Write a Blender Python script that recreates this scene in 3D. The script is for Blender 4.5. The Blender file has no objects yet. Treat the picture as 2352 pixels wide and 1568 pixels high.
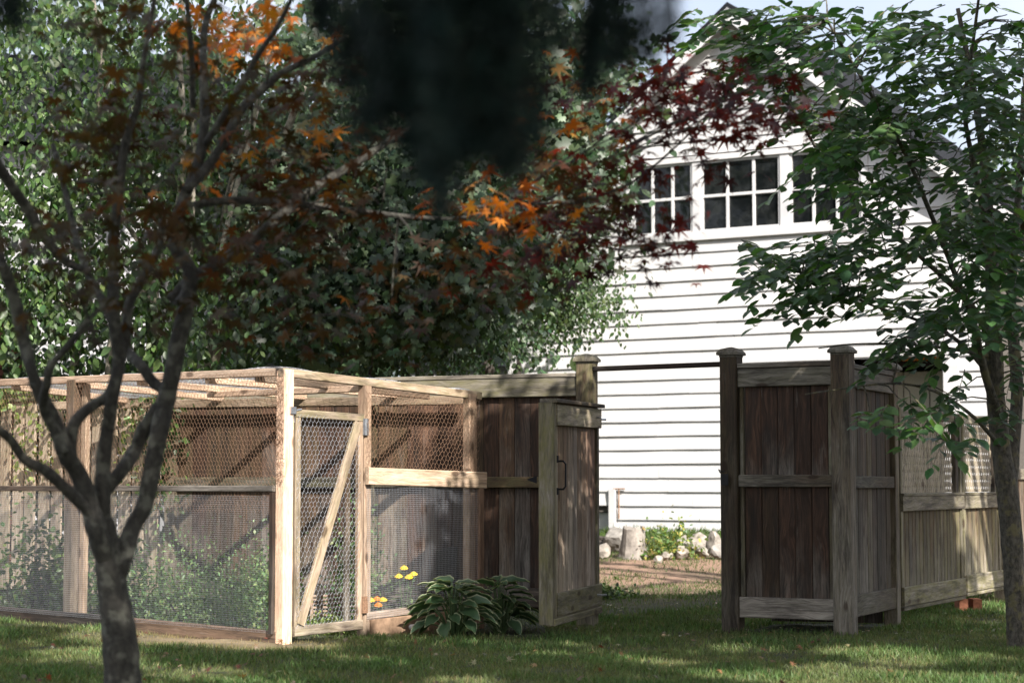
import bpy, math, random
import numpy as np
from mathutils import Vector, Matrix

random.seed(7)
rng = np.random.default_rng(7)
scene = bpy.context.scene
COL = scene.collection

# ------------------------------------------------------------------ camera
CAM_H = 1.11
FPX = 4400.0                       # focal length in units of a 2352-wide frame
TILT = math.atan(326 / FPX)
cam_data = bpy.data.cameras.new('camera')
cam = bpy.data.objects.new('camera', cam_data)
COL.objects.link(cam)
cam.location = (0, 0, CAM_H)
cam.rotation_euler = (math.pi / 2 + TILT, 0, 0)
cam_data.sensor_width = 36
cam_data.lens = 36 * FPX / 2352
cam_data.clip_start = 0.05
cam_data.clip_end = 600
cam_data.dof.use_dof = True
cam_data.dof.focus_distance = 14.8
cam_data.dof.aperture_fstop = 2.4
cam_data.dof.aperture_blades = 9
scene.camera = cam

# ------------------------------------------------------------------ sun and sky
E_ = Vector((0.92, -0.39, 0)); N_ = Vector((-0.39, -0.92, 0))
SUN = (E_ * 0.60 + N_ * 0.52 + Vector((0, 0, 0.61))).normalized()
sun_data = bpy.data.lights.new('sun', 'SUN')
sun_data.energy = 5.0
sun_data.angle = math.radians(0.6)
sun_data.color = (1.0, 0.94, 0.87)
sun = bpy.data.objects.new('sun', sun_data)
COL.objects.link(sun)
sun.rotation_euler = SUN.to_track_quat('Z', 'Y').to_euler()
sun.location = SUN * 40
world = bpy.data.worlds.new('World')
scene.world = world
world.use_nodes = True
wn = world.node_tree
bg = wn.nodes['Background']
sky = wn.nodes.new('ShaderNodeTexSky')
sky.sky_type = 'NISHITA'
sky.sun_disc = False
sky.sun_elevation = math.asin(SUN.z)
sky.sun_rotation = math.atan2(SUN.x, SUN.y)
sky.dust_density = 5.0
sky.air_density = 0.8
wtc = wn.nodes.new('ShaderNodeTexCoord'); wns = wn.nodes.new('ShaderNodeTexNoise'); wns.inputs['Scale'].default_value = 2.2; wns.inputs['Detail'].default_value = 6
wn.links.new(wtc.outputs['Generated'], wns.inputs['Vector'])
wmr = wn.nodes.new('ShaderNodeMapRange'); wmr.inputs[1].default_value = 0.3; wmr.inputs[2].default_value = 0.6; wmr.inputs[3].default_value = 0.35; wmr.inputs[4].default_value = 0.9
wn.links.new(wns.outputs[0], wmr.inputs[0])
wmx = wn.nodes.new('ShaderNodeMix'); wmx.data_type = 'RGBA'; wmx.inputs[7].default_value = (4.1, 4.35, 4.8, 1)
wn.links.new(wmr.outputs[0], wmx.inputs[0]); wn.links.new(sky.outputs[0], wmx.inputs[6]); wn.links.new(wmx.outputs[2], bg.inputs[0])
bg.inputs[1].default_value = 0.12
vs = scene.view_settings
vs.view_transform = 'Standard'
vs.look = 'None'
vs.exposure = 1.12
vs.gamma = 1.0
vs.use_curve_mapping = False
scene.cycles.max_bounces = 7
scene.cycles.diffuse_bounces = 3
scene.cycles.transparent_max_bounces = 8
scene.cycles.caustics_reflective = False
scene.cycles.caustics_refractive = False
scene.cycles.use_denoising = True

# ------------------------------------------------------------------ where things stand
ct, st = math.cos(TILT), math.sin(TILT)

def ray(u, v):
    a = (u - 1176) / FPX; b = (784 - v) / FPX
    return Vector((a, ct - b * st, st + b * ct))

def at(u, v, d):
    r = ray(u, v)
    return Vector((0, 0, CAM_H)) + r * (d / r.y)

def sstep(a, b, x):
    t = np.clip((x - a) / (b - a), 0, 1)
    return t * t * (3 - 2 * t)

def gh(x, y):
    return (0.36 * sstep(16, 27, y) + 0.012 * np.sin(x * 1.7 + 1) * np.sin(y * 1.3)
            + 0.006 * np.sin(x * 5.1) * np.cos(y * 4.3))

def gp(x, y, dz=0):
    return Vector((x, y, float(gh(x, y)) + dz))

# ------------------------------------------------------------------ object helpers
WM = {}

def link(o, parent=None, M=None):
    COL.objects.link(o)
    M = M if M is not None else Matrix.Identity(4)
    if parent is not None:
        o.parent = parent
        o.matrix_parent_inverse = WM[parent.name].inverted()
    o.matrix_basis = M
    WM[o.name] = M.copy()
    return o

def tag(o, label=None, cat=None, group=None, kind=None):
    if label: o['label'] = label
    if cat: o['category'] = cat
    if group: o['group'] = group
    if kind: o['kind'] = kind
    return o

def thing(name, label, cat, loc, group=None):
    o = bpy.data.objects.new(name, None)
    o.empty_display_size = 0.2
    link(o, None, Matrix.Translation(loc))
    return tag(o, label, cat, group)

def mesh_np(name, V, F, col=None):
    V = np.asarray(V, np.float32); F = np.asarray(F, np.int32)
    me = bpy.data.meshes.new(name)
    me.vertices.add(len(V)); me.vertices.foreach_set('co', V.ravel())
    me.loops.add(F.size); me.loops.foreach_set('vertex_index', F.ravel())
    me.polygons.add(len(F))
    me.polygons.foreach_set('loop_start', np.arange(0, F.size, F.shape[1], dtype=np.int32))
    me.update(calc_edges=True)
    if col is not None:
        ca = me.color_attributes.new('col', 'FLOAT_COLOR', 'POINT')
        c4 = np.ones((len(V), 4), np.float32); c4[:, :3] = col
        ca.data.foreach_set('color', c4.ravel())
    return me

class MB:
    """collects quads/tris into one mesh"""
    def __init__(s): s.V = []; s.F = []
    def add(s, vs, fs):
        n = len(s.V); s.V += [tuple(v) for v in vs]; s.F += [tuple(i + n for i in f) for f in fs]
    def box(s, c, d, M=None):
        c = Vector(c); h = Vector(d) / 2
        vs = [Vector((c.x + sx * h.x, c.y + sy * h.y, c.z + sz * h.z)) for sx in (-1, 1) for sy in (-1, 1) for sz in (-1, 1)]
        if M: vs = [M @ v for v in vs]
        s.add(vs, [(0, 1, 3, 2), (4, 6, 7, 5), (0, 4, 5, 1), (2, 3, 7, 6), (0, 2, 6, 4), (1, 5, 7, 3)])
    def tube(s, pts, rad, n=8, cap=True):
        pts = [Vector(p) for p in pts]
        if not hasattr(rad, '__len__'): rad = [rad] * len(pts)
        vs = []; fs = []
        up = None
        for i, p in enumerate(pts):
            t = (pts[min(i + 1, len(pts) - 1)] - pts[max(i - 1, 0)]).normalized()
            if up is None:
                up = Vector((0, 0, 1)) if abs(t.z) < 0.9 else Vector((1, 0, 0))
            a = t.cross(up).normalized(); b = t.cross(a).normalized(); up = -b if False else a.cross(t).normalized()
            for k in range(n):
                an = 2 * math.pi * k / n
                vs.append(p + (a * math.cos(an) + b * math.sin(an)) * rad[i])
        for i in range(len(pts) - 1):
            for k in range(n):
                k2 = (k + 1) % n
                fs.append((i * n + k, i * n + k2, (i + 1) * n + k2, (i + 1) * n + k))
        if cap:
            fs.append(tuple(range(n - 1, -1, -1))); fs.append(tuple((len(pts) - 1) * n + k for k in range(n)))
        s.add(vs, fs)
    def mesh(s, name, smooth=False):
        me = bpy.data.meshes.new(name); me.from_pydata(s.V, [], s.F); me.update()
        if smooth: me.polygons.foreach_set('use_smooth', [True] * len(me.polygons))
        return me
    def obj(s, name, mat, parent=None, smooth=False, color=None):
        return mobj(name, s.mesh(name, smooth), mat, parent, None, color)

def mobj(name, me, mat, parent=None, M=None, color=None):
    if len(me.materials) == 0 and mat is not None: me.materials.append(mat)
    o = bpy.data.objects.new(name, me)
    if color is not None: o.color = color
    return link(o, parent, M)

_bc = {}
def board_mesh(w, t, L, ch):
    k = (round(w, 4), round(t, 4), round(L, 3), ch)
    if k in _bc: return _bc[k]
    a, b = w / 2, t / 2
    pr = [(-a + ch, -b), (a - ch, -b), (a, -b + ch), (a, b - ch), (a - ch, b), (-a + ch, b), (-a, b - ch), (-a, -b + ch)]
    vs = [(x, y, z) for z in (0, L) for x, y in pr]
    fs = [(i, (i + 1) % 8, 8 + (i + 1) % 8, 8 + i) for i in range(8)] + [tuple(range(7, -1, -1)), tuple(range(8, 16))]
    me = bpy.data.meshes.new('board'); me.from_pydata(vs, [], fs); me.update()
    _bc[k] = me
    return me

def board(name, parent, p0, p1, w, t, wdir, mat=None, color=None, ch=0.0045):
    """length p0->p1, w wide along wdir, t thick"""
    p0 = Vector(p0); p1 = Vector(p1)
    z = (p1 - p0); L = z.length; z.normalize()
    x = Vector(wdir); x = (x - z * x.dot(z)).normalized(); y = z.cross(x)
    M = Matrix(((x.x, y.x, z.x, p0.x), (x.y, y.y, z.y, p0.y), (x.z, y.z, z.z, p0.z), (0, 0, 0, 1)))
    me = board_mesh(w, t, L, ch)
    return mobj(name, me, mat or WOOD, parent, M, color)

# ------------------------------------------------------------------ node helpers
def new_mat(name):
    m = bpy.data.materials.new(name); m.use_nodes = True
    nt = m.node_tree
    for n in list(nt.nodes): nt.nodes.remove(n)
    out = nt.nodes.new('ShaderNodeOutputMaterial')
    b = nt.nodes.new('ShaderNodeBsdfPrincipled')
    nt.links.new(b.outputs[0], out.inputs[0])
    return m, nt, b, out

def N(nt, t, **kw):
    n = nt.nodes.new(t)
    for k, v in kw.items():
        if k.startswith('i_'):
            key = k[2:]
            n.inputs[int(key) if key.isdigit() else key.replace('_', ' ')].default_value = v
        else: setattr(n, k, v)
    return n

def mathn(nt, op, a, b=None, c=None, clamp=False):
    n = nt.nodes.new('ShaderNodeMath'); n.operation = op; n.use_clamp = clamp
    for i, v in enumerate((a, b, c)):
        if v is None: continue
        if isinstance(v, (int, float)): n.inputs[i].default_value = v
        else: nt.links.new(v, n.inputs[i])
    return n.outputs[0]

def mixc(nt, f, a, b, bt='MIX'):
    n = nt.nodes.new('ShaderNodeMix'); n.data_type = 'RGBA'; n.blend_type = bt
    for i, v in ((0, f), (6, a), (7, b)):
        if isinstance(v, (int, float)): n.inputs[i].default_value = v
        elif isinstance(v, tuple): n.inputs[i].default_value = (*v, 1) if len(v) == 3 else v
        else: nt.links.new(v, n.inputs[i])
    return n.outputs[2]

def mapr(nt, v, a, b, c=0.0, d=1.0):
    n = nt.nodes.new('ShaderNodeMapRange')
    n.inputs[1].default_value = a; n.inputs[2].default_value = b; n.inputs[3].default_value = c; n.inputs[4].default_value = d
    nt.links.new(v, n.inputs[0]); return n.outputs[0]

def noise(nt, vec, scale, detail=4, rough=0.55):
    n = N(nt, 'ShaderNodeTexNoise', i_Scale=scale, i_Detail=detail, i_Roughness=rough)
    if vec is not None: nt.links.new(vec, n.inputs['Vector'])
    return n.outputs[0]

def plain(name, col, rough=0.6, metal=0.0, nscale=30, namp=0.2, bump=0.0):
    m, nt, b, o = new_mat(name)
    tc = N(nt, 'ShaderNodeTexCoord')
    f = noise(nt, tc.outputs['Object'], nscale)
    c = mixc(nt, mapr(nt, f, 0.3, 0.7), tuple(x * (1 - namp) for x in col), tuple(min(1, x * (1 + namp)) for x in col))
    nt.links.new(c, b.inputs['Base Color'])
    b.inputs['Roughness'].default_value = rough; b.inputs['Metallic'].default_value = metal
    if rough > 0.85: b.inputs['Specular IOR Level'].default_value = 0.08
    if bump:
        bp = N(nt, 'ShaderNodeBump', i_Strength=bump, i_Distance=0.01); nt.links.new(f, bp.inputs['Height']); nt.links.new(bp.outputs[0], b.inputs['Normal'])
    return m

# ---- weathered timber.  object colour: R brown stain left, G moss, B lightness, A fresh pine
def make_wood():
    m, nt, b, o = new_mat('weathered_timber')
    L = nt.links.new
    tc = N(nt, 'ShaderNodeTexCoord'); oi = N(nt, 'ShaderNodeObjectInfo')
    rnd = oi.outputs['Random']
    off = N(nt, 'ShaderNodeVectorMath', operation='SCALE'); off.inputs[0].default_value = (37, 91, 53); L(rnd, off.inputs[3])
    v = N(nt, 'ShaderNodeVectorMath', operation='ADD'); L(tc.outputs['Object'], v.inputs[0]); L(off.outputs[0], v.inputs[1])
    sc = N(nt, 'ShaderNodeSeparateColor'); L(oi.outputs['Color'], sc.inputs[0])
    R, G, B, A = sc.outputs[0], sc.outputs[1], sc.outputs[2], oi.outputs['Alpha']
    # knots
    kv = N(nt, 'ShaderNodeVectorMath', operation='MULTIPLY'); L(v.outputs[0], kv.inputs[0]); kv.inputs[1].default_value = (7, 2, 3)
    kn = N(nt, 'ShaderNodeTexVoronoi'); kn.inputs['Scale'].default_value = 1.0; L(kv.outputs[0], kn.inputs['Vector'])
    kd = kn.outputs['Distance']
    swirl = mapr(nt, kd, 0.0, 0.5, 0.04, 0.0)
    sx = N(nt, 'ShaderNodeCombineXYZ'); L(swirl, sx.inputs[0]); 
    v2 = N(nt, 'ShaderNodeVectorMath', operation='ADD'); L(v.outputs[0], v2.inputs[0]); L(sx.outputs[0], v2.inputs[1])
    g1v = N(nt, 'ShaderNodeVectorMath', operation='MULTIPLY'); L(v2.outputs[0], g1v.inputs[0]); g1v.inputs[1].default_value = (1, 1, 0.045)
    grain = noise(nt, g1v.outputs[0], 65, 5, 0.65)
    fine = noise(nt, g1v.outputs[0], 260, 3, 0.6)
    pv = N(nt, 'ShaderNodeVectorMath', operation='MULTIPLY'); L(v.outputs[0], pv.inputs[0]); pv.inputs[1].default_value = (1, 1, 0.35)
    patch = noise(nt, pv.outputs[0], 7, 4, 0.6)
    patch2 = noise(nt, pv.outputs[0], 17, 5, 0.7)
    gen = N(nt, 'ShaderNodeSeparateXYZ'); L(tc.outputs['Generated'], gen.inputs[0])
    # brownness: kept where the stain has lasted (towards the top of a board), worn off in patches
    br = mathn(nt, 'ADD', mathn(nt, 'MULTIPLY', gen.outputs[2], 1.0), mathn(nt, 'MULTIPLY', patch, 1.7))
    br = mathn(nt, 'ADD', br, mathn(nt, 'MULTIPLY', R, 1.6))
    br = mathn(nt, 'ADD', br, mathn(nt, 'MULTIPLY', rnd, 0.35))
    br = mapr(nt, br, 1.6, 2.5)
    br = mathn(nt, 'MULTIPLY', br, mapr(nt, R, 0.0, 0.25))
    gray = mixc(nt, mapr(nt, grain, 0.33, 0.68), (0.090, 0.078, 0.066), (0.30, 0.268, 0.232))
    brown = mixc(nt, mapr(nt, grain, 0.33, 0.68), (0.025, 0.0145, 0.010), (0.125, 0.066, 0.041))
    c = mixc(nt, br, gray, brown)
    pine = mixc(nt, mapr(nt, grain, 0.3, 0.7), (0.36, 0.225, 0.15), (0.64, 0.455, 0.325))
    c = mixc(nt, mathn(nt, 'MULTIPLY', A, mapr(nt, patch2, 0.2, 0.45, 0.65, 1.0)), c, pine)
    ms = mathn(nt, 'MULTIPLY', G, mapr(nt, patch2, 0.28, 0.62), clamp=True)
    c = mixc(nt, ms, c, (0.150, 0.138, 0.062))
    sv = N(nt, 'ShaderNodeVectorMath', operation='MULTIPLY'); L(v.outputs[0], sv.inputs[0]); sv.inputs[1].default_value = (1.6, 1.6, 0.22)
    stain = noise(nt, sv.outputs[0], 9, 6, 0.7)
    c = mixc(nt, mathn(nt, 'MULTIPLY', mapr(nt, stain, 0.48, 0.66, 0.0, 0.8), mapr(nt, A, 0.0, 1.0, 1.0, 0.35)), c, (0.03, 0.024, 0.02))
    c = mixc(nt, mapr(nt, stain, 0.30, 0.40, 0.3, 0.0), c, (0.38, 0.34, 0.30))
    kf = mapr(nt, kd, 0.10, 0.17, 0.75, 0.0)
    c = mixc(nt, kf, c, (0.035, 0.018, 0.01))
    c = mixc(nt, mapr(nt, fine, 0.35, 0.5, 0.35, 0.0), c, (0.03, 0.025, 0.02))
    lum = mathn(nt, 'MULTIPLY', mathn(nt, 'ADD', mathn(nt, 'MULTIPLY', B, 1.1), mathn(nt, 'MULTIPLY', rnd, 0.35)), mapr(nt, R, 0.3, 0.6, 1.32, 1.0))
    lc = N(nt, 'ShaderNodeCombineColor'); L(lum, lc.inputs[0]); L(lum, lc.inputs[1]); L(lum, lc.inputs[2])
    c = mixc(nt, 1.0, c, lc.outputs[0], 'MULTIPLY')
    L(c, b.inputs['Base Color'])
    b.inputs['Roughness'].default_value = 0.78
    b.inputs['Specular IOR Level'].default_value = 0.3
    h = mathn(nt, 'ADD', mathn(nt, 'MULTIPLY', grain, 0.7), mathn(nt, 'MULTIPLY', fine, 0.3))
    bp = N(nt, 'ShaderNodeBump', i_Strength=0.35, i_Distance=0.005); L(h, bp.inputs['Height']); L(bp.outputs[0], b.inputs['Normal'])
    return m
WOOD = make_wood()

def leaf_mat(name, trans=0.35, rough=0.45, tint=(1.5, 1.6, 0.7), spec=0.5):
    m, nt, b, o = new_mat(name)
    L = nt.links.new
    at_ = N(nt, 'ShaderNodeAttribute', attribute_name='col')
    tc = N(nt, 'ShaderNodeTexCoord')
    f = noise(nt, tc.outputs['Object'], 60, 2)
    c = mixc(nt, mapr(nt, f, 0.3, 0.7, 0.0, 0.35), at_.outputs[0], (0.02, 0.02, 0.01))
    L(c, b.inputs['Base Color'])
    b.inputs['Roughness'].default_value = rough
    b.inputs['Specular IOR Level'].default_value = spec
    t = N(nt, 'ShaderNodeBsdfTranslucent')
    L(mixc(nt, 1.0, c, tint, 'MULTIPLY'), t.inputs[0])
    mx = N(nt, 'ShaderNodeMixShader'); mx.inputs[0].default_value = trans
    L(b.outputs[0], mx.inputs[1]); L(t.outputs[0], mx.inputs[2]); L(mx.outputs[0], o.inputs[0])
    return m
LEAF = leaf_mat('green_leaf', 0.35)
LEAF_RED = leaf_mat('red_maple_leaf', 0.45, 0.5, (1.9, 1.25, 0.6), 0.3)
LEAF_ELM = leaf_mat('elm_leaf', 0.38, 0.42, (1.4, 1.7, 0.6), 0.6)
NEEDLE = leaf_mat('spruce_needle', 0.05, 0.6, (1, 1, 1), 0.2)
GRASS = leaf_mat('grass_blade', 0.3, 0.5, (1.4, 1.5, 0.6), 0.3)

def bark(name, c0, c1, lichen=None, scale=30):
    m, nt, b, o = new_mat(name); L = nt.links.new
    tc = N(nt, 'ShaderNodeTexCoord')
    vm = N(nt, 'ShaderNodeVectorMath', operation='MULTIPLY'); L(tc.outputs['Object'], vm.inputs[0]); vm.inputs[1].default_value = (1, 1, 0.55)
    f = noise(nt, vm.outputs[0], scale, 6, 0.65); g = noise(nt, tc.outputs['Object'], scale * 0.35, 4)
    c = mixc(nt, mapr(nt, f, 0.35, 0.65), c0, c1)
    if lichen: c = mixc(nt, mapr(nt, g, 0.52, 0.62, 0, 0.8), c, lichen)
    L(c, b.inputs['Base Color']); b.inputs['Roughness'].default_value = 0.85
    bp = N(nt, 'ShaderNodeBump', i_Strength=1.0, i_Distance=0.02); L(f, bp.inputs['Height']); L(bp.outputs[0], b.inputs['Normal'])
    return m
BARK_MAPLE = bark('japanese_maple_bark', (0.016, 0.015, 0.012), (0.06, 0.056, 0.046), (0.13, 0.13, 0.105), 46)
BARK_ELM = bark('elm_bark', (0.03, 0.027, 0.022), (0.14, 0.125, 0.10), (0.16, 0.14, 0.07), 38)
BARK_PALE = bark('pale_bark', (0.14, 0.12, 0.09), (0.42, 0.38, 0.31), (0.3, 0.3, 0.2), 26)
BARK_DARK = bark('dark_bark', (0.03, 0.025, 0.02), (0.1, 0.085, 0.07), None, 26)

def white_paint():
    m, nt, b, o = new_mat('white_clapboard_paint'); L = nt.links.new
    tc = N(nt, 'ShaderNodeTexCoord'); oi = N(nt, 'ShaderNodeObjectInfo')
    off = N(nt, 'ShaderNodeVectorMath', operation='SCALE'); off.inputs[0].default_value = (3, 7, 5); L(oi.outputs['Random'], off.inputs[3])
    v = N(nt, 'ShaderNodeVectorMath', operation='ADD'); L(tc.outputs['Object'], v.inputs[0]); L(off.outputs[0], v.inputs[1])
    vm = N(nt, 'ShaderNodeVectorMath', operation='MULTIPLY'); L(v.outputs[0], vm.inputs[0]); vm.inputs[1].default_value = (0.5, 0.5, 1)
    n1 = noise(nt, vm.outputs[0], 2.2, 7, 0.65); n2 = noise(nt, vm.outputs[0], 28, 6, 0.75)
    c = mixc(nt, mapr(nt, n1, 0.3, 0.7), (0.46, 0.465, 0.48), (0.64, 0.63, 0.62))
    c = mixc(nt, mapr(nt, n2, 0.60, 0.70, 0, 0.6), c, (0.40, 0.37, 0.33))
    L(c, b.inputs['Base Color']); b.inputs['Roughness'].default_value = 0.55
    bp = N(nt, 'ShaderNodeBump', i_Strength=0.25, i_Distance=0.01); L(n2, bp.inputs['Height']); L(bp.outputs[0], b.inputs['Normal'])
    return m
PAINT = white_paint()
SHEATHING = plain('barn_sheathing', (0.10, 0.09, 0.08), 0.9)  # one even dark tone for the wall behind the boards
WIRE = plain('galvanised_wire', (0.46, 0.48, 0.52), 0.5, 0.5, 200, 0.15)
WIRE_RUST = plain('rusty_wire', (0.24, 0.14, 0.085), 0.8, 0.2, 90, 0.45)
BLACK_METAL = plain('black_iron', (0.012, 0.012, 0.016), 0.4, 0.5)
ZINC = plain('zinc_hardware', (0.5, 0.52, 0.55), 0.35, 0.9)
STONE = plain('pale_fieldstone', (0.30, 0.27, 0.235), 0.95, 0, 9, 0.5, 0.6)
STONE_G = plain('grey_fieldstone', (0.24, 0.225, 0.205), 0.95, 0, 9, 0.35, 0.6)
CONC = plain('stained_sill_board', (0.27, 0.18, 0.12), 0.9, 0, 14, 0.4, 0.4)
BRICK = plain('orange_brick', (0.27, 0.115, 0.07), 0.9, 0, 30, 0.3, 0.4)
BRICK_D = plain('old_brown_brick', (0.16, 0.07, 0.05), 0.9, 0, 12, 0.4, 0.4)
ASPHALT_SHINGLE = plain('dark_roof_shingle', (0.016, 0.017, 0.02), 0.95, 0, 40, 0.4, 0.3)
YELLOW = plain('yellow_petal', (0.85, 0.55, 0.02), 0.5, 0, 60, 0.15)
ORANGE = plain('orange_petal', (0.75, 0.22, 0.01), 0.5, 0, 60, 0.2)
CREAM = plain('cream_interior', (0.5, 0.46, 0.38), 0.7, 0, 5, 0.1)
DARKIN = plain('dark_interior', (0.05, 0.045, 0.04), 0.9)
GALV = plain('grey_stump_wood', (0.25, 0.225, 0.20), 0.9, 0, 14, 0.35, 0.6)

def glass():
    m, nt, b, o = new_mat('old_window_glass'); L = nt.links.new
    tc = N(nt, 'ShaderNodeTexCoord')
    n1 = noise(nt, tc.outputs['Object'], 6, 5)
    c = mixc(nt, mapr(nt, n1, 0.4, 0.75), (0.004, 0.005, 0.006), (0.02, 0.022, 0.022))
    L(c, b.inputs['Base Color']); b.inputs['Roughness'].default_value = 0.05
    b.inputs['Specular IOR Level'].default_value = 0.5
    bp = N(nt, 'ShaderNodeBump', i_Strength=0.06, i_Distance=0.02); L(n1, bp.inputs['Height']); L(bp.outputs[0], b.inputs['Normal'])
    return m
GLASS = glass()

def ground_mat():
    m, nt, b, o = new_mat('lawn_soil'); L = nt.links.new
    geo = N(nt, 'ShaderNodeNewGeometry')
    at_ = N(nt, 'ShaderNodeAttribute', attribute_name='col')
    n1 = noise(nt, geo.outputs['Position'], 9, 8, 0.7); n2 = noise(nt, geo.outputs['Position'], 60, 4, 0.7)
    c = mixc(nt, mapr(nt, n1, 0.35, 0.75, 0.0, 0.5), at_.outputs[0], (0.045, 0.04, 0.022))
    c = mixc(nt, mapr(nt, n2, 0.58, 0.7, 0, 0.5), c, (0.30, 0.25, 0.16))
    L(c, b.inputs['Base Color']); b.inputs['Roughness'].default_value = 0.95
    bp = N(nt, 'ShaderNodeBump', i_Strength=0.9, i_Distance=0.03); L(n2, bp.inputs['Height']); L(bp.outputs[0], b.inputs['Normal'])
    return m
SOIL = ground_mat()

# ------------------------------------------------------------------ leaf templates (x across, y along, z normal)
def tpl_palm(tips, half, valley, droop=0.18):
    V = [(0, 0, 0)]; F = []
    n = len(tips)
    ang = np.linspace(-half, half, n)
    step = ang[1] - ang[0]
    for i in range(n + 1):
        a = math.radians(ang[0] - step / 2 + i * step); r = valley * (0.75 if i in (0, n) else 1)
        V.append((r * math.sin(a), r * math.cos(a), 0.0))
    for i in range(n):
        a = math.radians(ang[i]); r = tips[i]
        V.append((r * math.sin(a), r * math.cos(a), -droop * r * r))
        F.append((0, 1 + i, 2 + i)); F.append((1 + i, n + 2 + i, 2 + i))
    return np.array(V, np.float32), np.array(F, np.int32)
T_JAP = tpl_palm([0.42, 0.72, 0.93, 1.0, 0.93, 0.72, 0.42], 128, 0.27)
T_MAP = tpl_palm([0.45, 0.62, 0.9, 0.75, 1.0, 0.75, 0.9, 0.62, 0.45], 125, 0.56, 0.12)
_e = [(0, 0, 0), (0.17, 0.16, 0.03), (0.29, 0.42, 0.05), (0.22, 0.72, 0.02), (0, 1.0, -0.08), (-0.22, 0.72, 0.02), (-0.29, 0.42, 0.05), (-0.17, 0.16, 0.03), (0, 0.45, -0.03)]
T_OVAL = (np.array(_e, np.float32), np.array([(8, i, (i + 1) % 8) for i in range(8)], np.int32))
T_SMALL = (np.array([(0, 0, 0), (0.28, 0.45, 0.06), (0, 1, 0), (-0.28, 0.45, 0.06)], np.float32), np.array([(0, 1, 2), (0, 2, 3)], np.int32))
T_NEEDLE = (np.array([(0.05, 0, 0), (0, 1, 0), (-0.05, 0, 0)], np.float32), np.array([(0, 1, 2)], np.int32))
T_BLADE = (np.array([(-0.04, 0, 0), (0.04, 0, 0), (0.03, 0.55, 0.1), (-0.03, 0.55, 0.1), (0, 1, 0.38)], np.float32), np.array([(0, 1, 2), (0, 2, 3), (3, 2, 4)], np.int32))

def unit(a):
    return a / np.maximum(np.linalg.norm(a, axis=1, keepdims=True), 1e-9)

def leaf_arrays(P, D, Nn, S, C, tpl):
    """P points, D tip direction, Nn up side, S size, C colour"""
    P = np.asarray(P, float); D = unit(np.asarray(D, float)); Nn = np.asarray(Nn, float)
    X = unit(np.cross(D, Nn)); Z = np.cross(X, D)
    V, F = tpl
    S = np.asarray(S, float)[:, None, None]
    W = P[:, None, :] + S * (V[None, :, 0:1] * X[:, None, :] + V[None, :, 1:2] * D[:, None, :] + V[None, :, 2:3] * Z[:, None, :])
    n, k = len(P), len(V)
    FF = (F[None] + (np.arange(n) * k)[:, None, None]).reshape(-1, F.shape[1])
    CC = np.repeat(np.asarray(C, float), k, axis=0)
    return W.reshape(-1, 3), FF, CC

def leaves_obj(name, arrs, mat, parent=None, kind=None):
    V = []; F = []; C = []; o = 0
    for v, f, c in arrs:
        V.append(v); F.append(f + o); C.append(c); o += len(v)
    me = mesh_np(name, np.concatenate(V), np.concatenate(F), np.concatenate(C))
    ob = mobj(name, me, mat, parent)
    if kind: ob['kind'] = kind
    return ob

def mixcol(pal, n, jit=0.25, w=None):
    pal = np.array(pal, float)
    idx = rng.choice(len(pal), n, p=w)
    c = pal[idx] * (1 + jit * rng.standard_normal((n, 1))) * (1 + 0.08 * rng.standard_normal((n, 3)))
    return np.clip(c, 0.002, 0.9)

def rand_dirs(n, down=0.0):
    d = rng.standard_normal((n, 3)); d[:, 2] -= down
    return unit(d)
# ================================================================== GROUND
def ground():
    xs = np.concatenate([np.linspace(-120, -9, 12), np.linspace(-8, 10, 110), np.linspace(11, 120, 12)])
    ys = np.concatenate([np.linspace(-60, 4, 10), np.linspace(5, 32, 160), np.linspace(34, 240, 14)])
    X, Y = np.meshgrid(xs, ys)
    Z = gh(X, Y) + 0.006 * rng.standard_normal(X.shape) * (np.abs(X) < 9)
    V = np.stack([X, Y, Z], -1).reshape(-1, 3)
    nx, ny = len(xs), len(ys)
    i = (np.arange(ny - 1)[:, None] * nx + np.arange(nx - 1)[None]).ravel()
    F = np.stack([i, i + 1, i + nx + 1, i + nx], 1)
    c = np.tile(np.array([0.035, 0.045, 0.018]), (len(V), 1))
    dirt = np.exp(-((V[:, 1] - 20.7 + 0.35 * (V[:, 0] - 2)) / 2.0) ** 2) * (1 + 0.5 * np.sin(V[:, 0] * 2.3) * np.sin(V[:, 1] * 1.9))
    dirt = np.clip(dirt * 1.3 + 0.35 * np.sin(V[:, 0] * 6.1 + 2 * np.sin(V[:, 1] * 3)) * dirt, 0, 1)[:, None]
    c = c * (1 - dirt) + np.array([0.36, 0.225, 0.155]) * dirt
    A0 = V[:, :2] - np.array([-1.587, 13.40]); ar = A0 @ np.array([.6606, .7507]); al = A0 @ np.array([-.7507, .6606])
    straw = np.clip(1.2 * np.exp(-((al - 0.5) ** 2 / 0.7 + (ar + 0.22) ** 2 / 0.06)), 0, 1)[:, None]
    c = c * (1 - straw) + np.array([0.33, 0.25, 0.145]) * straw
    me = mesh_np('lawn', V, F, c)
    me.polygons.foreach_set('use_smooth', [True] * len(me.polygons))
    tag(mobj('lawn', me, SOIL), 'mown lawn with bare dirt patch behind the open gate', kind='structure')
ground()

def fence_pt(t, a, b): return Vector(a).lerp(Vector(b), t)

# ================================================================== BARN
H0 = Vector((-0.04, 30.0, 0)); W_ = Vector((0.866, -0.50, 0)).normalized(); NH = Vector((-W_.y * -1, 0, 0))
NH = Vector((W_.y, -W_.x, 0))          # towards the camera
def wallpt(u, v, off=0.0):
    r = ray(u, v); o = Vector((0, 0, CAM_H)); p0 = H0 + NH * off
    t = (p0 - o).dot(NH) / r.dot(NH)
    p = o + r * t
    return (p - H0).dot(W_), p.z
def wp(s, z, off=0.0): return H0 + W_ * s + NH * off + Vector((0, 0, z))

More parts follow.
